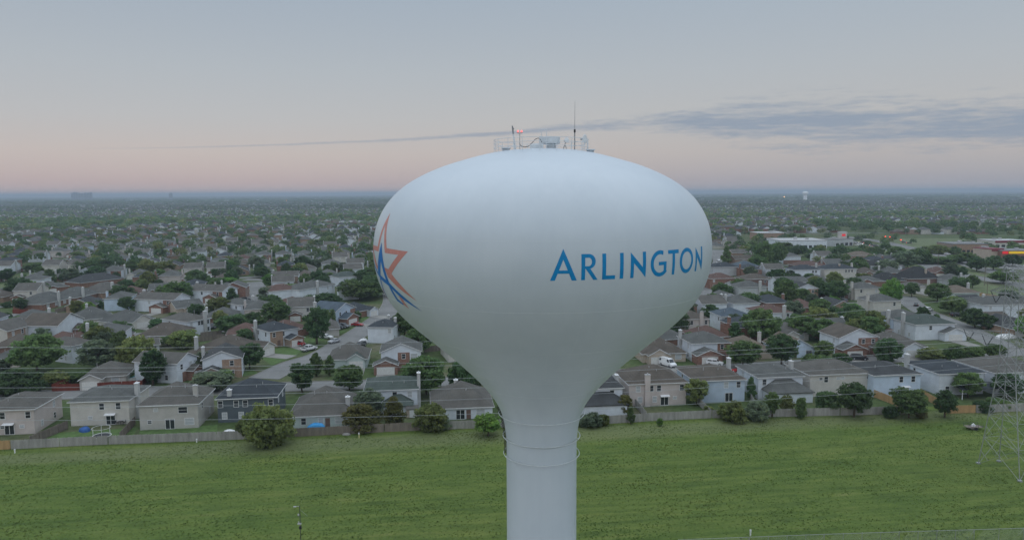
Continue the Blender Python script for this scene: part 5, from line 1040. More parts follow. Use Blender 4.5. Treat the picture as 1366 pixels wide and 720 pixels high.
for z, ln in ((35.6, 3.0), (31.8, 5.5), (23.5, 12.0)):
    for s in (1, -1):
        b = MB(); tip = AD*ln*s + Vector((0, 0, z)); base = AD*1.0*s; pp = Vector((-AD.y, AD.x, 0))*.9
        root4 = [base + pp + Vector((0,0,z)), base - pp + Vector((0,0,z)), base + pp*.8 + Vector((0,0,z+1.6)), base - pp*.8 + Vector((0,0,z+1.6))]
        for q in root4: b.bar(q, tip, .045, 4)
        for t0 in (.2, .4, .6, .8):
            A_ = [q.lerp(tip, t0) for q in root4]; B2 = [q.lerp(tip, max(0, t0-.2)) for q in root4]
            b.bar(A_[0], A_[1], .022, 4); b.bar(A_[0], A_[2], .022, 4); b.bar(A_[1], A_[3], .022, 4); b.bar(A_[0], B2[1], .022, 4); b.bar(A_[0], B2[2], .022, 4); b.bar(A_[1], B2[3], .022, 4)
        b.build('cross_arm', M['steel'], o)
        if ln > 4:
            for f_ in ((.45, .85) if ln > 10 else (.7,)):
                c_ = AD*ln*s*f_ + Vector((0,0,z)); bt = c_ + Vector((0,0,-2.0)); sp_ = AD*s*1.35; b = MB()
                for q in (c_+sp_, c_-sp_):
                    for i in range(9): p0, p1 = q.lerp(bt, i/9), q.lerp(bt, (i+.7)/9); b.bar(p0, p1, .1, 8, .05)
                b.build('insulator', M['dark'], o); ARMS.append((bt, z, s))
def wire(label, pts, n=40, Yf=None, r=.024):
    """pts: three pixel points on a vertical plane through the line of the poles"""
    P = []
    for px, py in pts:
        d_ = ray(px, py); Y0, k_ = 113.0, .125      # plane Y = Y0 + k_*X
        t = Y0/(d_.y - k_*d_.x); P.append(Vector((d_.x*t, d_.y*t, CAMH+d_.z*t)))
    xs_ = np.array([p.x for p in P]); zc = np.polyfit(xs_, [p.z for p in P], 2); X = np.linspace(-150, 88.0 if pts[-1][1] < 480 else 150, n); b = MB()
    b.tube([(x, 113+.125*x, float(np.polyval(zc, x))) for x in X], r, 5); tag(b.build('power_line', M['wire']), label, 'power line', 'power lines behind the tower')
wire('topmost of the power lines crossing behind the tower, ending at the pylon top', [(0,463),(575,455),(1318,394)])
wire('second power line from the top, upper wire of the close pair', [(0,491),(575,483),(1300,448)])
wire('third power line from the top, lower wire of the close pair', [(0,497),(575,488),(1300,455)])
wire('fourth power line from the top, middle wire at the left edge', [(0,517),(575,506),(1310,461)])
wire('fifth power line from the top, just above the olive house eaves', [(0,530),(575,519),(1310,478)])
wire('sixth power line from the top, second lowest', [(0,543),(575,534),(1310,489)])
wire('lowest of the power lines crossing the backs of the houses', [(0,560),(575,553.5),(1310,511)])
# ------------------------------------------------------------------ trees
def crown_quads(seed, kind, nclump=80, nleaf=36, leaf=.085):
    g = np.random.default_rng(seed); C = []
    lob = g.normal(0, 1, (5, 3)); lob /= np.linalg.norm(lob, axis=1)[:, None]
    while len(C) < nclump:
        d_ = g.normal(0, 1, 3); d_ /= np.linalg.norm(d_); r = .35 + .6*g.random()**.55
        r *= 1 + .22*max(0, (lob @ d_).max()-.35) - .12
        p = d_*r
        if kind == 'cone': zc = (p[2]+1)/2; s = max(.12, 1.15*(1-zc)**.8); p = np.array([p[0]*s, p[1]*s, p[2]])
        elif kind == 'oak': p[2] = p[2]*.9 if p[2] > 0 else p[2]*.55
        elif kind == 'bush': p[2] = p[2]*.85 if p[2] > 0 else p[2]*.8
        C.append(p)
    C = np.array(C); cr = .13 + .13*g.random(nclump); out = []
    for c, r in zip(C, cr):
        d_ = g.normal(0, 1, (nleaf, 3)); d_ /= np.linalg.norm(d_, axis=1)[:, None]; p = c + d_*r*(.45+.6*g.random((nleaf, 1)))*np.array([1.15, 1.15, .8])
        nrm = d_*.8 + g.normal(0, .55, (nleaf, 3)) + np.array([0, 0, .35]); nrm /= np.linalg.norm(nrm, axis=1)[:, None]
        t = np.cross(nrm, g.normal(0, 1, (nleaf, 3))); t /= np.linalg.norm(t, axis=1)[:, None]; bt = np.cross(nrm, t)
        s = leaf*(.6+.8*g.random((nleaf, 1)))
        out.append(np.stack([p-t*s, p-bt*s*.7, p+t*s, p+bt*s*.7], 1))
    V = np.concatenate(out); z0, z1 = np.percentile(V[..., 2], .5), V[..., 2].max(); V[..., 2] = (V[..., 2]-z0)/(z1-z0)
    rr = np.percentile(np.hypot(V[..., 0], V[..., 1]), 98); V[..., :2] /= rr; return V
CROWN = {}
for kd in ('oak', 'round', 'cone', 'bush'):
    for s in range(4 if kd != 'cone' else 2):
        for cl in LEAF:
            me = CROWN.get((kd, s, None))
            if me is None: me = CROWN[(kd, s, None)] = quads_mesh('crown', crown_quads(100*s+len(kd)*7, kd, 100 if kd != 'cone' else 70, 62, .066), [LEAF[cl]])
            c_ = me.copy(); c_.materials.clear(); c_.materials.append(LEAF[cl]); CROWN[(kd, s, cl)] = c_
TRUNK = []
for s in range(3):
    rnd = random.Random(s); b = MB(); b.bar((0,0,-.05), (.02,0,.45), .036, 8, .022); b.bar((.02,0,.44), (.03,.02,.75), .022, 6, .008)
    for k in range(5):
        t = k*1.26+s; b.bar((.02,0,.3+.05*k), (.02+.16*math.cos(t), .16*math.sin(t), .5+.06*k), .013, 5, .005)
    TRUNK.append(b.mesh('trunk', M['bark'], True))
TREES = []
CN = dict(dark='dark green', mid='green', bright='bright green', olive='olive green', rust='rusty', grey='grey-green')
def tree(x, y, h, w, kind, col, lab=None, rel=None, group='trees among the houses'):
    s = RNG.integers(0, 2 if kind == 'cone' else 4); bush = kind == 'bush'
    root = tag(empty('shrub' if bush else 'tree', (x, y, 0), RNG.random()*6.28), lab, 'shrub' if bush else 'tree', group)
    c0 = 0.0 if bush else (.1 if kind == 'cone' else .2)*h
    c = mesh_obj('crown', CROWN[(kind, int(s), col)], root); c.location = (0, 0, c0); c.scale = (w/2, w/2, h-c0)
    t = mesh_obj('trunk' if not bush else 'stem', TRUNK[int(s) % 3], root); k = h if not bush else h*.9; t.scale = (k*.9, k*.9, h*.95)
    TREES.append(dict(o=root, x=x, y=y, h=h, w=w, kind=kind, col=col, lab=lab)); return root
TL = """360 594 62 535 bush olive|328 583 26 556 bush olive|484 573 52 536 bush rust|526 569 31 527 cone rust|492 560 40 519 round grey|574 574 46 537 bush olive|590 572 26 552 bush grey|651 581 37 550 round bright|500 588 1 587 bush mid
788 568 36 549 bush grey|806 567 16 552 bush olive|841 565 12 541 cone mid|834 552 20 526 bush rust|929 540 32 504 round olive|1002 533 14 501 cone dark|977 562 38 532 bush olive|1010 560 34 534 bush grey|1030 556 22 523 round mid|1068 558 16 529 bush mid|1050 552 22 526 bush olive|945 552 16 541 bush olive|880 568 9 557 bush bright
1104 550 32 521 bush dark|1139 556 44 509 round dark|1212 557 46 518 round mid|1188 557 20 541 bush dark|1260 556 30 518 round dark|1228 557 18 545 bush rust|1291 530 38 495 round mid|1344 530 42 497 round dark|1310 549 26 534 bush dark|1330 545 30 530 bush mid
50 496 66 444 oak mid|24 525 62 492 bush dark|70 514 40 494 bush olive|2 500 26 478 round grey|105 508 40 495 bush mid|135 508 44 494 bush dark|165 506 36 494 bush mid|140 485 34 441 oak grey|162 487 34 440 oak mid|204 514 34 464 round dark|282 496 52 465 bush grey|283 518 62 497 bush grey|333 492 36 456 round dark|245 464 42 440 bush olive|224 461 24 447 round mid|315 445 52 417 oak dark|340 445 36 415 oak dark|322 452 20 436 bush bright|205 510 20 492 bush dark|300 510 28 492 bush mid
403 524 36 484 round dark|422 502 20 469 cone mid|440 501 16 473 cone mid|466 521 42 486 oak mid|569 526 62 474 oak mid|616 527 38 480 oak dark|640 520 30 484 round mid|559 472 38 436 round mid|423 459 34 407 round dark|369 431 38 400 oak mid|342 425 28 410 bush mid|432 413 44 390 oak dark|415 412 26 392 bush grey|480 400 58 371 oak mid|500 395 40 366 oak dark|425 380 22 360 round dark|386 393 40 378 bush mid|357 402 30 382 bush grey|240 402 40 374 oak mid|226 400 22 378 bush bright|284 388 44 370 oak mid|306 386 30 369 bush bright|170 416 22 395 round dark|310 407 18 383 cone dark|163 401 32 379 oak dark|148 394 20 382 bush dark|27 415 18 396 round dark|66 377 20 358 cone mid|110 374 16 362 round dark|120 362 40 343 oak dark|137 362 34 345 oak dark|80 354 26 345 bush dark|48 362 28 350 bush mid|10 376 20 358 round dark|185 388 20 372 bush dark|262 420 20 404 bush dark|234 432 26 416 bush mid|215 440 36 424 bush dark|130 412 16 400 bush dark|475 428 14 414 bush dark|10 410 16 402 bush dark|495 376 30 356 oak mid|463 372 22 358 round mid|395 372 24 356 oak dark|350 370 24 356 oak mid
969 356 14 326 cone mid|964 396 28 376 bush mid|987 386 24 371 round mid|950 416 22 390 oak mid|996 417 40 390 oak dark|1021 408 26 388 round mid|1049 413 34 371 oak mid|1018 356 26 320 oak mid|1036 354 26 322 oak mid|1005 350 20 326 round dark|1036 380 34 358 oak dark|1088 398 30 370 oak dark|1113 400 36 373 oak dark|1140 390 24 370 round dark|1070 404 22 384 bush mid|1092 424 30 398 bush mid|1058 424 28 400 bush grey|1188 408 30 370 oak bright|1128 430 44 404 oak dark|1094 440 40 408 oak olive|1070 452 40 420 oak mid|1098 456 36 424 oak mid|1016 458 56 410 oak mid|980 458 22 428 cone dark|991 489 48 453 round mid|1042 488 42 444 round dark|1060 446 30 418 oak mid|931 449 12 434 cone mid|1163 450 36 413 oak olive|1132 426 30 408 oak mid|1098 479 26 453 round mid|1090 492 42 471 bush mid|1122 490 24 470 bush dark|1184 482 34 450 bush dark|1241 481 34 463 bush olive|1272 483 30 460 oak mid|1298 482 30 462 oak mid|1325 478 30 458 oak mid|1248 441 18 418 cone dark|1300 437 34 410 oak dark|1321 440 24 420 bush dark|1250 402 32 377 oak mid|1270 418 36 394 oak mid|1216 396 20 376 round dark|1230 432 20 408 bush dark|1280 386 26 368 bush dark|1297 384 16 366 oak mid|1338 378 34 360 oak mid|1290 352 26 336 oak mid|1303 362 24 342 oak dark|1325 360 24 340 oak dark|1180 366 34 345 oak grey|1210 358 36 334 oak grey|1224 352 30 330 oak mid|1238 352 24 342 bush mid|1258 352 34 342 bush mid|1275 350 24 340 bush mid|1255 338 44 326 bush olive|1143 348 26 330 oak dark|1118 346 30 328 oak dark|1090 348 30 330 oak dark|1064 342 26 326 oak dark|1165 345 28 328 oak mid|1195 344 26 328 oak mid|1345 404 30 386 bush dark|1350 355 24 338 oak dark|1360 340 30 326 oak mid|1130 368 20 350 bush mid|1146 365 24 346 oak mid|1080 376 16 364 bush dark|945 355 10 340 bush mid|1046 400 20 386 bush dark|1005 440 18 424 bush dark|1152 378 22 364 bush olive|1042 338 34 322 oak mid"""
for item in TL.replace('\n', '|').split('|'):
    a = item.split(); px, py, wp, ty = map(float, a[:4])
    if wp < 4: continue
    X, Y = gp(px, py); h = at(px, ty, Y).z; w = wp/970*pj(X, Y)[2]
    if h < .3: continue
    tree(X, Y, h, w, a[4], a[5])
# ------------------------------------------------------------------ the suburb beyond: lots on curving rows
V0 = fa.dot(VD)
def warp(u, v): return u + 16*math.sin(v/170+1), v + 16*math.sin(u/190+.6) + 8*math.sin(u/83+v/300)
def uv2xy(u, v): u, v = warp(u, v); p = UD*u + VD*(V0+v); return p.x, p.y
def wood(x, y):
    n = math.sin(x/210+1.3)*math.sin(y/260+.4) + .7*math.sin(x/97+y/150+2) + .5*math.sin(x/61-y/83)
    band = math.exp(-((y-1380-.08*x)/130)**2)*2.2 + math.exp(-((y-2500+.1*x)/180)**2)*1.6 + (1.2*math.exp(-((y-900)/120)**2) if x > 250 else 0)
    return n*.75 + band
def in_tower(px, py):
    v = at(px, py, TY); return abs(v.x-TX) < rad(max(0, min(v.z, 53.9)))
SHOPS = []
occ = [(h[0], h[1], h[2]) for h in HOUSES]
road_np = np.array([(x, y, hw) for x, y, hw in ROADS])
def free(x, y, r):
    if y < 560 and any((x-a)**2+(y-b_)**2 < (r+c*.95)**2 for a, b_, c in occ): return False
    return not (((road_np[:,0]-x)**2+(road_np[:,1]-y)**2) < (r*.85+road_np[:,2])**2).any()
def no_build(x, y, px, py):
    if 990 < px < 1400 and 312 < py < 347 and (px > 1100 or px < 1140): return True     # shops, junction and verges
    if px > 1180 and py > 318 and py < 400 and px-1180 > (py-318)*.9-60: return px > 1200+ (py-345)*2.2 if py > 345 else True
    if px < 95 and 348 < py < 392 and abs((383-py)-(px*.42)) < 9: return True
    return False
lots = []
for k in range(0, 46):
    for side in (-1, 1):
        v = 40+88*k + side*19
        if v < 30: continue
        u = -3600.0
        while u < 3600:
            wd = 12.6 + 3.0*random.random(); u += wd; x, y = uv2xy(u, v)
            if y < 165 or y > 4050 or abs(x) > .76*y+25: continue
            if wood(x, y) > (1.25 if y < 1100 else 1.15): continue
            px, py, dep = pj(x, y)
            if px < -40 or px > 1406: continue
            if y < 1100 and no_build(x, y, px, py): continue
            if not free(x, y, 6.2): continue
            x2, y2 = uv2xy(u+2, v); yaw = math.atan2(y2-uv2xy(u-2, v)[1], x2-uv2xy(u-2, v)[0])
            lots.append(dict(x=x, y=y, yaw=yaw+(math.pi if side < 0 else 0), px=px, py=py, dep=dep, row=2*k+(side > 0), u=u, hid=in_tower(px, py-8)))
lots.sort(key=lambda q: q['dep'])
n_ind = 300-len(HOUSES); ind, rest = [], []
for q in lots: (ind if (not q['hid'] and len(ind) < n_ind and q['y'] < 800) else rest).append(q)
# prototypes
protos = []; rnd = random.Random(3)
specs = [('hip',2,'white','grey'),('gx',2,'cream','warm'),('hip',1,'brick','grey'),('hip',1,'tbrick','brown'),('gy',2,'white','dark'),('hip',2,'pink','grey'),('gx',1,'brick','grey'),('hip',1,'beige','warm'),('hip',2,'brick','slate'),('gx',2,'white','warm'),('hip',1,'grey','grey'),('hip',1,'dbrick','brown'),('gy',1,'tbrick','dark'),('hip',1,'cream','grey'),('hip',2,'lblue','grey'),('hip',1,'brick','red')]
for i, (rf, st, wc, rc) in enumerate(specs):
    root = empty('house'); rr = random.Random(i)
    w = rr.uniform(9.5, 11.5); d_ = rr.uniform(11, 14)
    garage = (0, .5, 3.0, rr.choice(['brick','tbrick',wc]), rc) if i % 3 != 2 else None
    house_parts(root, w, d_, st, rf, rc, wc, pitch=.5 if st == 1 else .42, garage=garage, brickx=(.5, 1, rr.choice(['brick','tbrick']), 5.2 if st == 2 else 2.5) if i % 2 == 0 and st == 2 else None,
                wins=[(.75,'u'),(.75,'l')] if st == 2 else [(.75,'W')], chim=[(rr.choice(['L','R']), .5, .1, rr.choice(['white', wc, wc]))] if i % 4 != 3 else [], vents=1, rnd=rr)
    nm = {'hip': 'hip', 'gx': 'side-gabled', 'gy': 'front-gabled'}[rf]; wn = {'brick':'red brick','tbrick':'tan brick','dbrick':'dark brick','pink':'pinkish','lblue':'pale blue'}.get(wc, wc); rn = {'warm':'warm grey','slate':'slate-blue','dark':'dark grey','red':'red-brown'}.get(rc, rc)
    protos.append((root, f"{wn} {'two-storey' if st == 2 else 'low'} house, {rn} roof", st))
used = set(); byrow = {}
for q in ind: byrow.setdefault((q['row'], q['px'] > 722), []).append(q)
rows_l = sorted({k for k in byrow}, key=lambda k: k[0]); rn_ = {}
for side in (False, True):
    for i, k in enumerate([k for k in rows_l if k[1] == side]): rn_[k] = i
for k, L_ in byrow.items():
    L_.sort(key=lambda q: q['px'])
    for i, q in enumerate(L_): q['name'] = f"{ordw(i)} house, {ordw(rn_[k])} far row, {'right' if k[1] else 'left'} of tower"
for q in ind:
    i = rnd.randrange(len(protos)); root, ds, st = protos[i]
    if i in used: root = copy_tree(root)
    used.add(i); root.location = (q['x'], q['y'], 0); root.rotation_euler = (0, 0, q['yaw']); 
    # local origin is the facade line: pull the house so that its middle sits on the lot
    c, s = math.cos(q['yaw']), math.sin(q['yaw']); root.location = (q['x']+s*6, q['y']-c*6, 0)
    tag(root, f"{ds}, {q['name'].replace(' house', ' from left')}", 'house', 'suburban houses'); HOUSES.append((q['x'], q['y'], 6.5, q['name'], 5.5, 6, q['yaw'])); occ.append((q['x'], q['y'], 6.5))
for i, (root, ds, st) in enumerate(protos):
    if i not in used:
        for ch in list(root.children_recursive): bpy.data.objects.remove(ch)
        bpy.data.objects.remove(root)
# cars standing before some of those houses
proto_cars = [o for o in COL.objects if o.parent is None and o.name.startswith('parked_car')][:14]; nc = 0
for q in ind:
    if nc >= 34 or rnd.random() > .3: continue
    c, s = math.cos(q['yaw']), math.sin(q['yaw']); e = rnd.uniform(-3, 1); X, Y = q['x']+s*13.5+c*e, q['y']-c*13.5+s*e
    if not free(X, Y, 1.0) and Y < 200: continue
    src = proto_cars[rnd.randrange(len(proto_cars))]; k = copy_tree(src); k.location = (X, Y, .1); k.rotation_euler = (0, 0, q['yaw']+math.pi/2*rnd.choice((-1, 1))+rnd.uniform(-.08, .08)); nc += 1
    cn = src['label'].split(' car')[0].split(' pickup')[0].split(' sedan')[0].split(' panel')[0].split(' hatchback')[0]; k['label'] = f"{cn} {src['category']} parked at the {q['name']}"
# distant houses as one mass
def far_house(q, st):
    c, s = math.cos(q['yaw']), math.sin(q['yaw']); w, d_ = 5+random.random(), 6+random.random()*1.5; h = 5.4 if random.random() < .4 else 2.8; r = h + min(w, d_)*.5
    def P(x, y, z): return (q['x']+c*x-s*y, q['y']+s*x+c*y, z)
    ri = random.randrange(5); wi = 5+random.choice([0,1,1,2,3,3,2]); o = .4; F_ = []; mi = []
    B = [P(-w,-d_,0),P(w,-d_,0),P(w,d_,0),P(-w,d_,0)]; T = [(p[0],p[1],h) for p in B]
    for i in range(4): j = (i+1) % 4; F_.append((B[i],B[j],T[j],T[i])); mi.append(wi)
    E = [P(-w-o,-d_-o,h),P(w+o,-d_-o,h),P(w+o,d_+o,h),P(-w-o,d_+o,h)]
    if random.random() < .3:
        A1, A2 = P(0,-d_-o,r), P(0,d_+o,r); F_ += [(E[0],E[3],A2,A1),(E[1],E[2],A2,A1)]; mi += [ri, ri]
        G1 = P(0,-d_+.0,r-.2); G2 = P(0,d_,r-.2); F_ += [(T[0],T[1],G1,G1),(T[3],T[2],G2,G2)]; mi += [5, 5]
    else:
        A1, A2 = P(0,-(d_-w*.9)-.01,r), P(0,(d_-w*.9)+.01,r); F_ += [(E[0],E[3],A2,A1),(E[1],E[2],A2,A1),(E[0],E[1],A1,A1),(E[3],E[2],A2,A2)]; mi += [ri]*4
    if random.random() < .28:
        x = random.choice([-1, 1])*(w-.2); K = [P(x-.4,-.4,0),P(x+.4,-.4,0),P(x+.4,.4,0),P(x-.4,.4,0)]; K2 = [(p[0],p[1],r+.2) for p in K]
        for i in range(4): j = (i+1) % 4; F_.append((K[i],K[j],K2[j],K2[i])); mi.append(5)
        F_.append(tuple(K2)); mi.append(5)
    if random.random() < .6 and h > 0:
        g0 = random.choice([-w+.6, w-5.2]); F_.append((P(g0,-d_-.05,.05),P(g0+4.6,-d_-.05,.05),P(g0+4.6,-d_-.05,2.2),P(g0,-d_-.05,2.2))); mi.append(9)
    return F_, mi
FQ, FM = [], []
for q in rest:
    f, m = far_house(q, 1); FQ += f; FM += m
FQa = np.array([[tuple(p) for p in f] for f in FQ], np.float32)
def tri_fix(V, mi):                       # faces stored with a doubled last corner become triangles
    t = np.all(V[:, 2] == V[:, 3], axis=1); return V[~t], np.array(mi)[~t], V[t][:, :3], np.array(mi)[t]
q4, m4, q3, m3 = tri_fix(FQa, FM)
DM = [ROOF['grey'], ROOF['warm'], ROOF['brown'], ROOF['dark'], ROOF['slate'], WALL['white'], WALL['brick'], WALL['cream'], WALL['tbrick'], M['garage']]
me = quads_mesh('distant_houses', q4, DM, m4); bm = bmesh.new(); bm.from_mesh(me)
for v, m in zip(q3, m3):
    f = bm.faces.new([bm.verts.new(p) for p in v]); f.material_index = int(m)
bm.to_mesh(me); bm.free(); tag(mesh_obj('distant_houses', me), 'mass of hundreds of small distant suburban houses reaching towards the horizon', 'houses', kind='stuff')
# streets of the distant rows
b = MB()
for k in range(0, 46):
    pts = []; u = -3600
    while u < 3600:
        x, y = uv2xy(u, 40+88*k); px, py, dp = pj(x, y)
        pts.append((x, y) if (y > 215 and abs(x) < .8*y+30 and wood(x, y) < 1.15 and (k > 0) and free(x, y, 5.0) and not (y < 1100 and no_build(x, y, px, py))) else None); u += 9
    for p, q in zip(pts[:-1], pts[1:]):
        if p and q:
            d_ = Vector((q[0]-p[0], q[1]-p[1])).normalized(); n = Vector((-d_.y, d_.x))*4.0; b.face([(p[0]-n.x,p[1]-n.y,.05),(q[0]-n.x,q[1]-n.y,.05),(q[0]+n.x,q[1]+n.y,.05),(p[0]+n.x,p[1]+n.y,.05)])
tag(b.build('street', M['asphalt']), 'pale residential streets between the distant rows', 'street', kind='structure')
# generated trees
cand = []
def addt(x, y, h, w): 
    px, py, dep = pj(x, y)
    if -60 < px < 1426: cand.append((dep, x, y, h, w, px, py, in_tower(px, py-6)))
for q in lots:
    c, s = math.cos(q['yaw']), math.sin(q['yaw']); p_ = .8 if q['y'] < 700 else .95
    if random.random() < p_: o_ = -9.5-4*random.random(); e = random.uniform(-5, 5); h = random.uniform(4.5, 9); addt(q['x']-s*o_+c*e, q['y']+c*o_+s*e, h, h*random.uniform(.8, 1.15))
    if random.random() < p_: o_ = 10+6*random.random(); e = random.uniform(-5, 5); h = random.uniform(4.5, 10.5 if q['y'] < 700 else 8); addt(q['x']-s*o_+c*e, q['y']+c*o_+s*e, h, h*random.uniform(.9, 1.3))
    if random.random() < (.6 if q['y'] < 600 else .25): o_ = random.choice([-12,13,16]); e = random.choice([-6.5,6.5]); h = random.uniform(3.5, 9.5); addt(q['x']-s*o_+c*e, q['y']+c*o_+s*e, h, h*random.uniform(.9, 1.3))
for _ in range(26000):
    y = 300 + 3750*random.random()**.6; x = (random.random()*2-1)*(.76*y+20); wv_ = wood(x, y)
    if wv_ > 1.0 + .25*random.random() or (random.random() < .03): h = random.uniform(5, 11); addt(x, y, h, h*random.uniform(.9, 1.3))
for k in range(100):                       # loose wooded edges of the arterial and the shops
    px, py = random.uniform(1000, 1372), random.uniform(300, 350); x, y = gp(px, py); h = random.uniform(5, 9); addt(x, y, h, h*1.1)
hand = np.array([(t['x'], t['y'], t['w']/2) for t in TREES]); cand.sort()
n_t = 300-len(TREES); far_t = []
for dep, x, y, h, w, px, py, hid in cand:
    if y < 640 and ((np.hypot(hand[:,0]-x, hand[:,1]-y)) < hand[:,2]+w*.3).any(): continue
    if y < 640 and not free(x, y, 1.2): continue
    if y < 200: continue
    if n_t > 0 and not hid and y < 700: tree(x, y, h, w, random.choice(['oak','oak','round','bush' if h < 5 else 'oak']), random.choice(['dark','dark','mid','mid','grey','olive','bright'] if True else [])); n_t -= 1
    else: far_t.append((x, y, h, w))
# labels for every tree: what it is and which house it stands by
HN = np.array([(h[0], h[1]) for h in HOUSES]); seen = {}
for t in TREES:
    i = int(np.argmin(np.hypot(HN[:,0]-t['x'], HN[:,1]-t['y']))); h = HOUSES[i]; px, _, dp = pj(t['x'], t['y']); hx, _, hd = pj(h[0], h[1])
    hw = 970*max(h[4], 3)/hd
    rel = 'right of' if px-hx > hw else 'left of' if px-hx < -hw else ('behind' if t['y'] > h[1] else 'before')
    ty = 'shrub' if t['kind'] == 'bush' else ('cone-shaped tree' if t['kind'] == 'cone' else 'tree'); t['key'] = f"{CN[t['col']]} {ty} {rel} the {h[3]}"; seen.setdefault(t['key'], []).append(t)
SZ = {2: ['larger', 'smaller'], 3: ['largest', 'medium', 'smallest'], 4: ['largest', 'second largest', 'third largest', 'smallest']}
for k, L_ in seen.items():
    L_.sort(key=lambda t: -t['h']*t['w'])
    for i, t in enumerate(L_): t['o']['label'] = k if len(L_) == 1 else (SZ[len(L_)][i] if len(L_) in SZ else f"{ordw(i)} largest") + ' ' + k
# far trees: leafy clumps, coarser with distance
def far_trees(name, T, nq, size, mats, label):
    T = np.array(T, np.float32); n = len(T)
    if not n: return
    g = np.random.default_rng(9); d_ = g.normal(0, 1, (n, nq, 3)); d_ /= np.linalg.norm(d_, axis=2, keepdims=True); d_[..., 2] = np.where(d_[..., 2] < -.35, -d_[..., 2], d_[..., 2])
    rr = .55+.5*g.random((n, nq, 1)); p = d_*rr; nr = d_+g.normal(0, .45, (n, nq, 3))+np.array([0, 0, .25]); nr /= np.linalg.norm(nr, axis=2, keepdims=True)
    t = np.cross(nr, g.normal(0, 1, (n, nq, 3))); t /= np.linalg.norm(t, axis=2, keepdims=True); bt = np.cross(nr, t); s = size*(.6+.8*g.random((n, nq, 1)))
    V = np.stack([p-t*s, p-bt*s*.8, p+t*s, p+bt*s*.8], 2); sca = np.stack([T[:,3]/2, T[:,3]/2, T[:,2]*.5], 1)[:, None, None, :]
    V = V*sca + np.stack([T[:,0], T[:,1], T[:,2]*.5], 1)[:, None, None, :]; V[..., 2] = np.maximum(V[..., 2], .02)
    mi = np.repeat(g.integers(0, len(mats), n), nq)
    tag(mesh_obj(name, quads_mesh(name, V.reshape(-1, 4, 3), mats, mi)), label, 'trees', kind='stuff')
FMt = [LEAF['dark'], LEAF['mid'], LEAF['dark'], LEAF['grey'], LEAF['olive'], LEAF['mid']]
A_ = [t for t in far_t if t[1] < 1000]; B_ = [t for t in far_t if 1000 <= t[1] < 2100]; C_ = [t for t in far_t if t[1] >= 2100]
far_trees('distant_trees', A_, 150, .19, FMt, 'many leafy trees among the farther houses')
far_trees('distant_trees', B_, 46, .33, FMt, 'far tree belts and garden trees about the middle distance')
far_trees('distant_trees', C_, 18, .5, FMt, 'hazy tree cover of the remote suburbs')
D_ = []
for _ in range(15000):
    y = 4000 + 11000*random.random()**1.2; x = (random.random()*2-1)*.76*y; w = random.uniform(25, 90); D_.append((x, y, random.uniform(7, 13), w))
far_trees('distant_woods', D_, 12, .55, FMt, 'hazy woods and tree cover out at the horizon')
b = MB()
for _ in range(700):
    y = 4000 + 7000*random.random(); x = (random.random()*2-1)*.74*y; s = random.uniform(8, 40) if x > 500 or random.random() < .5 else random.uniform(6, 14); b.box(x-s, x+s, y-10, y+10, 0, random.uniform(4, 11), 0 if random.random() < .6 else 1)
tag(b.build('distant_buildings', [WALL['white'], WALL['beige']]), 'scattered pale buildings far away in the haze', 'buildings', kind='stuff')
# ------------------------------------------------------------------ shops, far tower, skyline, lamps
def shop(label, a, c, dep, h, wc, roofm, sign=None, band=None, cat='shop building', n=6):
    A, B_ = Vector(gp(*a)), Vector(gp(*c)); w = (B_-A).length; dr = (B_-A).normalized(); m = (A+B_)/2; o = tag(empty('shop', (m.x, m.y, 0), math.atan2(dr.y, dr.x)), label, cat, 'shops by the arterial road'); w2 = w/2
    b = MB(); b.box(-w2, w2, 0, dep, 0, h); b.build('wall', WALL[wc], o); b = MB(); b.box(-w2-.2, w2+.2, -.2, dep+.2, h+.003, h+.5); b.box(-w2+.4, w2-.4, .4, dep-.4, h+.5, h+.52); b.build('roof', roofm, o)
    for i in range(n):
        x = -w2 + w*(i+.5)/n; b = MB(); b.box(x-w/n*.32, x+w/n*.32, -.06, -.003, .4, min(3, h-1.2)); b.build('shop_window', M['pane'], o)
    for i in range(3): b = MB(); x = random.uniform(-w2*.7, w2*.7); y = dep*random.uniform(.3, .8); b.box(x-1.2, x+1.2, y-1, y+1, h+.53, h+1.9); b.build('roof_unit', M['pipe'], o)
    if band: b = MB(); b.box(-w2-.1, w2+.1, -.35, -.21, h-1.3, h+.6); b.build('fascia_band', band, o)
    for (x0, x1, z0, z1, mt) in sign or (): b = MB(); b.box(-w2+x0*w, -w2+x1*w, -.6, -.4, z0, z1); b.build('sign', mt, o)
    occ.append((m.x, m.y, w2)); return o
RW = plain('flat_roof_white', (.42,.42,.42), .8); RG = plain('flat_roof_grey', (.2,.2,.2), .8); RMAR = plain('maroon_paint', (.2,.03,.04), .5)
shop('long tan brick shop building with a flat pale roof and tall openings', (1271,338.5), (1318,338.4), 24, 7.5, 'tbrick', RG, n=8)
shop('low shop with a lit red and yellow sign at the right edge', (1336,347), (1384,346.7), 18, 6.5, 'brick', RG, sign=[(.0,.16,4.6,6.4,M['red_lit']),(.18,.62,4.7,6.3,M['yellow_lit'])])
shop('small tan shop with a maroon top left of the lit sign', (1322,346.5), (1338,346), 16, 7.5, 'tan', RMAR, band=RMAR, n=3)
shop('pale shop with a red fascia behind the lit shop', (1327,331), (1372,330.7), 24, 6, 'cream', RW, band=RMAR)
shop('large white flat-roofed store beyond the trees', (1040,332), (1103,331.6), 32, 7, 'white', RW, n=10)
shop('tan flat-roofed store left of the white store', (1011,321), (1048,320.8), 26, 7.5, 'tbrick', RW)
shop('low grey flat-roofed shop beside the red sign tower', (1114,329), (1138,327.5), 18, 6, 'grey', RG, n=4)
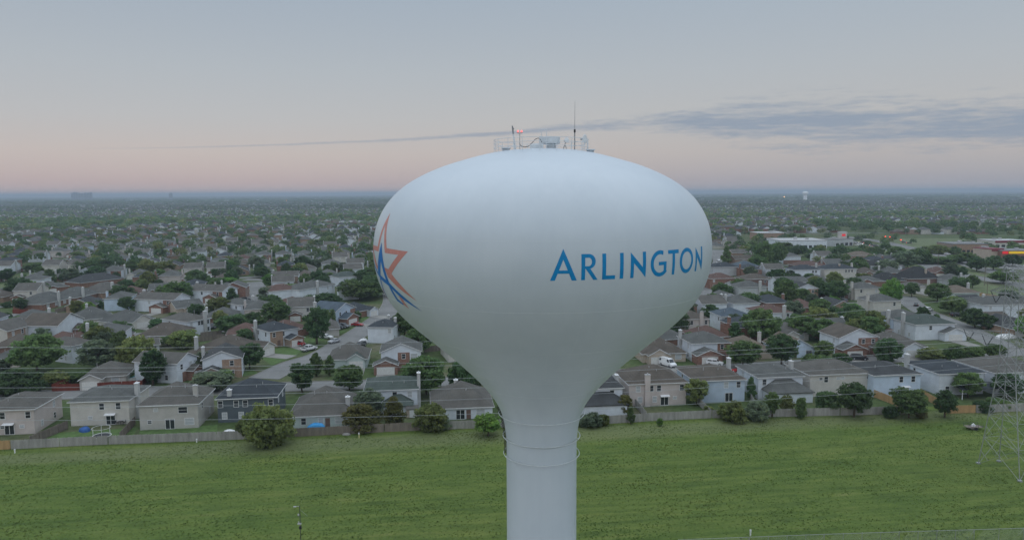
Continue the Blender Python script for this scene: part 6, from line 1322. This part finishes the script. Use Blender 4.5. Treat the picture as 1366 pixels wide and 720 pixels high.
X, Y = gp(1123, 327); o = tag(empty('sign_tower', (X, Y, 0)), 'square pale sign tower with a small red lit sign', 'sign tower'); b = MB(); b.box(-3,3,-3,3,0,12); b.build('tower_wall', WALL['cream'], o); b = MB(); b.box(-1.6,1.6,-3.2,-3.01,8.6,10.6); b.build('sign', M['red_lit'], o); b = MB(); b.box(-3.3,3.3,-3.3,3.3,12.003,12.5); b.build('roof', RW, o)
for px, py in ((1186,322),(1192,322.5),(1207,327)):
    X, Y = gp(px, py+2); o = tag(empty('traffic_light', (X, Y, 0)), f"red traffic light on a mast arm, {'leftmost' if px < 1190 else 'middle' if px < 1200 else 'rightmost'} at the junction", 'traffic light', 'traffic lights'); b = MB(); b.bar((0,0,0),(0,0,6.5),.12,8); b.bar((0,0,6.3),(-4,0,6.5),.08,6); b.build('mast', M['steel'], o); b = MB(); b.box(-4.3,-3.7,-.25,.1,5.6,6.9); b.build('signal_head', M['black'], o); b = MB(); b.lathe([(.001,6.55),(.5,6.4),(.5,6.0),(.001,5.9)], 12, (-4,-.3)); b.build('red_lamp', lamp_mat('traffic_red', (1,.06,.03), 3.5), o)
FWP = plain('far_tower_paint', (.82,.83,.84), .5); fw = gp(1074, 268.5); o = tag(empty('far_water_tower', (fw[0], fw[1], 0)), 'small white water tower standing far off on the right horizon', 'water tower'); kk = pj(*fw)[2]/970
b = MB(); b.lathe([(2.6*kk,0),(2.3*kk,5*kk),(2.2*kk,8.2*kk)], 32); b.build('pedestal', FWP, o, True); b = MB(); b.lathe([(2.2*kk,8.1*kk),(3.3*kk,9.2*kk),(3.7*kk,10.1*kk),(3.7*kk,11.7*kk),(3.2*kk,12.4*kk),(1.5*kk,12.9*kk),(.01,13.0*kk)], 40); b.build('tank', FWP, o, True)
SKM = plain('tower_facade', (.2,.23,.27), .5)
for k, (px, w, top) in enumerate([(96.5,2.2,257.0),(99.5,2.6,256.2),(102.8,2.8,256.6),(106.5,3,257.6),(110,3,258.0),(114,2.6,256.8),(118,2.8,256.9),(121.3,2.2,256.3),(227.5,3.4,257.2)]):
    Y = 6500.0; p = at(px, top, Y); w_ = w/970*Y/2; o = tag(empty('high_rise', (p.x, Y, 0)), f"hazy high-rise block, {ordw(k)} from the left of the tiny skyline on the horizon" if k < 8 else 'lone hazy high-rise on the horizon right of the skyline', 'high-rise', 'skyline towers')
    b = MB(); b.box(-w_, w_, -w_, w_, 0, p.z*.93); b.box(-w_*.6, w_*.6, -w_*.6, w_*.6, p.z*.93, p.z); b.build('tower_wall', SKM, o)
LO = lamp_mat('sodium_lamp', (1,.45,.15), 14); LW = lamp_mat('white_lamp', (1,.9,.75), 14); LG = lamp_mat('green_lamp', (.2,1,.85), 8); LR = lamp_mat('red_lamp_lit', (1,.15,.08), 10)
for k, (px, py, mt, ds) in enumerate([(1046,262.8,LO,'orange floodlight left of the far water tower, first of four'),(1052,263.3,LO,'orange floodlight left of the far water tower, second of four'),(1058,263.2,LO,'orange floodlight left of the far water tower, third of four'),(1064,264,LR,'reddish floodlight just left of the far water tower'),(1090,277,LW,'white lamp at the far sports field, left of a pair'),(1096,276.6,LW,'white lamp at the far sports field, right of a pair'),(1123,277,LW,'white lamp at the far sports field, right of the pair'),(1149.5,271.5,LW,'lone white lamp in the far right distance'),(1047,287,LG,'tiny green-lit signal far away right of the tank'),(383,267.5,LO,'orange lamp on the far left horizon'),(396,278,LR,'red lamp below the far left orange lamp'),(88.5,352,LW,'white lamp among the left houses near the dark tree'),(221.5,341.5,LW,'bright warm lamp among the left houses'),(330,362.5,LW,'white lamp on the drive of a far left house')]):
    X, Y = gp(px, py+1.5); dp = pj(X, Y)[2]; r = max(.3, dp/970*.42); h = at(px, py, Y).z; o = tag(empty('lamp_post', (X, Y, 0)), ds, 'lamp', 'lamps lit in the distance'); b = MB(); b.bar((0,0,0),(0,0,h),r*.2,6); b.build('pole', M['steel'], o); b = MB(); b.lathe([(.001,h+r),(r*.7,h+r*.7),(r,h),(r*.7,h-r*.7),(.001,h-r)], 12); b.build('lamp_head', mt, o)
for k, (px, py, hh, ds) in enumerate([(1250.5,366,12,'dark utility pole beside the arterial road'),(1313,381,10,'thin street lamp pole at the road bend, right of the utility pole'),(1316,402,9,'wooden utility pole behind the white houses near the right edge')]):
    X, Y = gp(px, py); o = tag(empty('utility_pole', (X, Y, 0)), ds, 'pole'); b = MB(); b.bar((0,0,0),(0,0,hh),.16,8,.1); b.build('pole', M['wood_brown'], o); b = MB(); b.box(-1.1,1.1,-.12,-.02,hh-1.0,hh-.85); b.build('cross_arm', M['wood_brown'], o)
for px in ([(1040,283.5),(1112,283),(1118,280),(1046,280.5)], [(1150,287),(1208,286),(1204,282.5),(1155,283)], [(0,275),(58,274.5),(66,272.5),(0,273)], [(300,283),(352,282.5),(350,280.5),(306,281)], [(150,271.5),(240,271),(236,269.5),(160,269.7)], [(1255,276),(1320,275),(1316,272.5),(1262,273)], [(960,279),(1010,278.5),(1006,276),(965,276.3)]):
    patch('open_field', px, verge_m, .05, 'pale open ground between distant suburbs', 'open ground')
# ------------------------------------------------------------------ render settings
vs = SC.view_settings; vs.view_transform = 'Standard'; vs.look = 'None'; vs.exposure = EXPO; vs.gamma = 1.0; vs.use_curve_mapping = False
SC.render.engine = 'CYCLES'; cy = SC.cycles; cy.use_denoising = True; cy.max_bounces = 5; cy.diffuse_bounces = 3; cy.glossy_bounces = 2; cy.transmission_bounces = 2; cy.transparent_max_bounces = 6; cy.volume_bounces = 0; cy.use_adaptive_sampling = True; cy.adaptive_threshold = .01; cy.caustics_reflective = False; cy.caustics_refractive = False
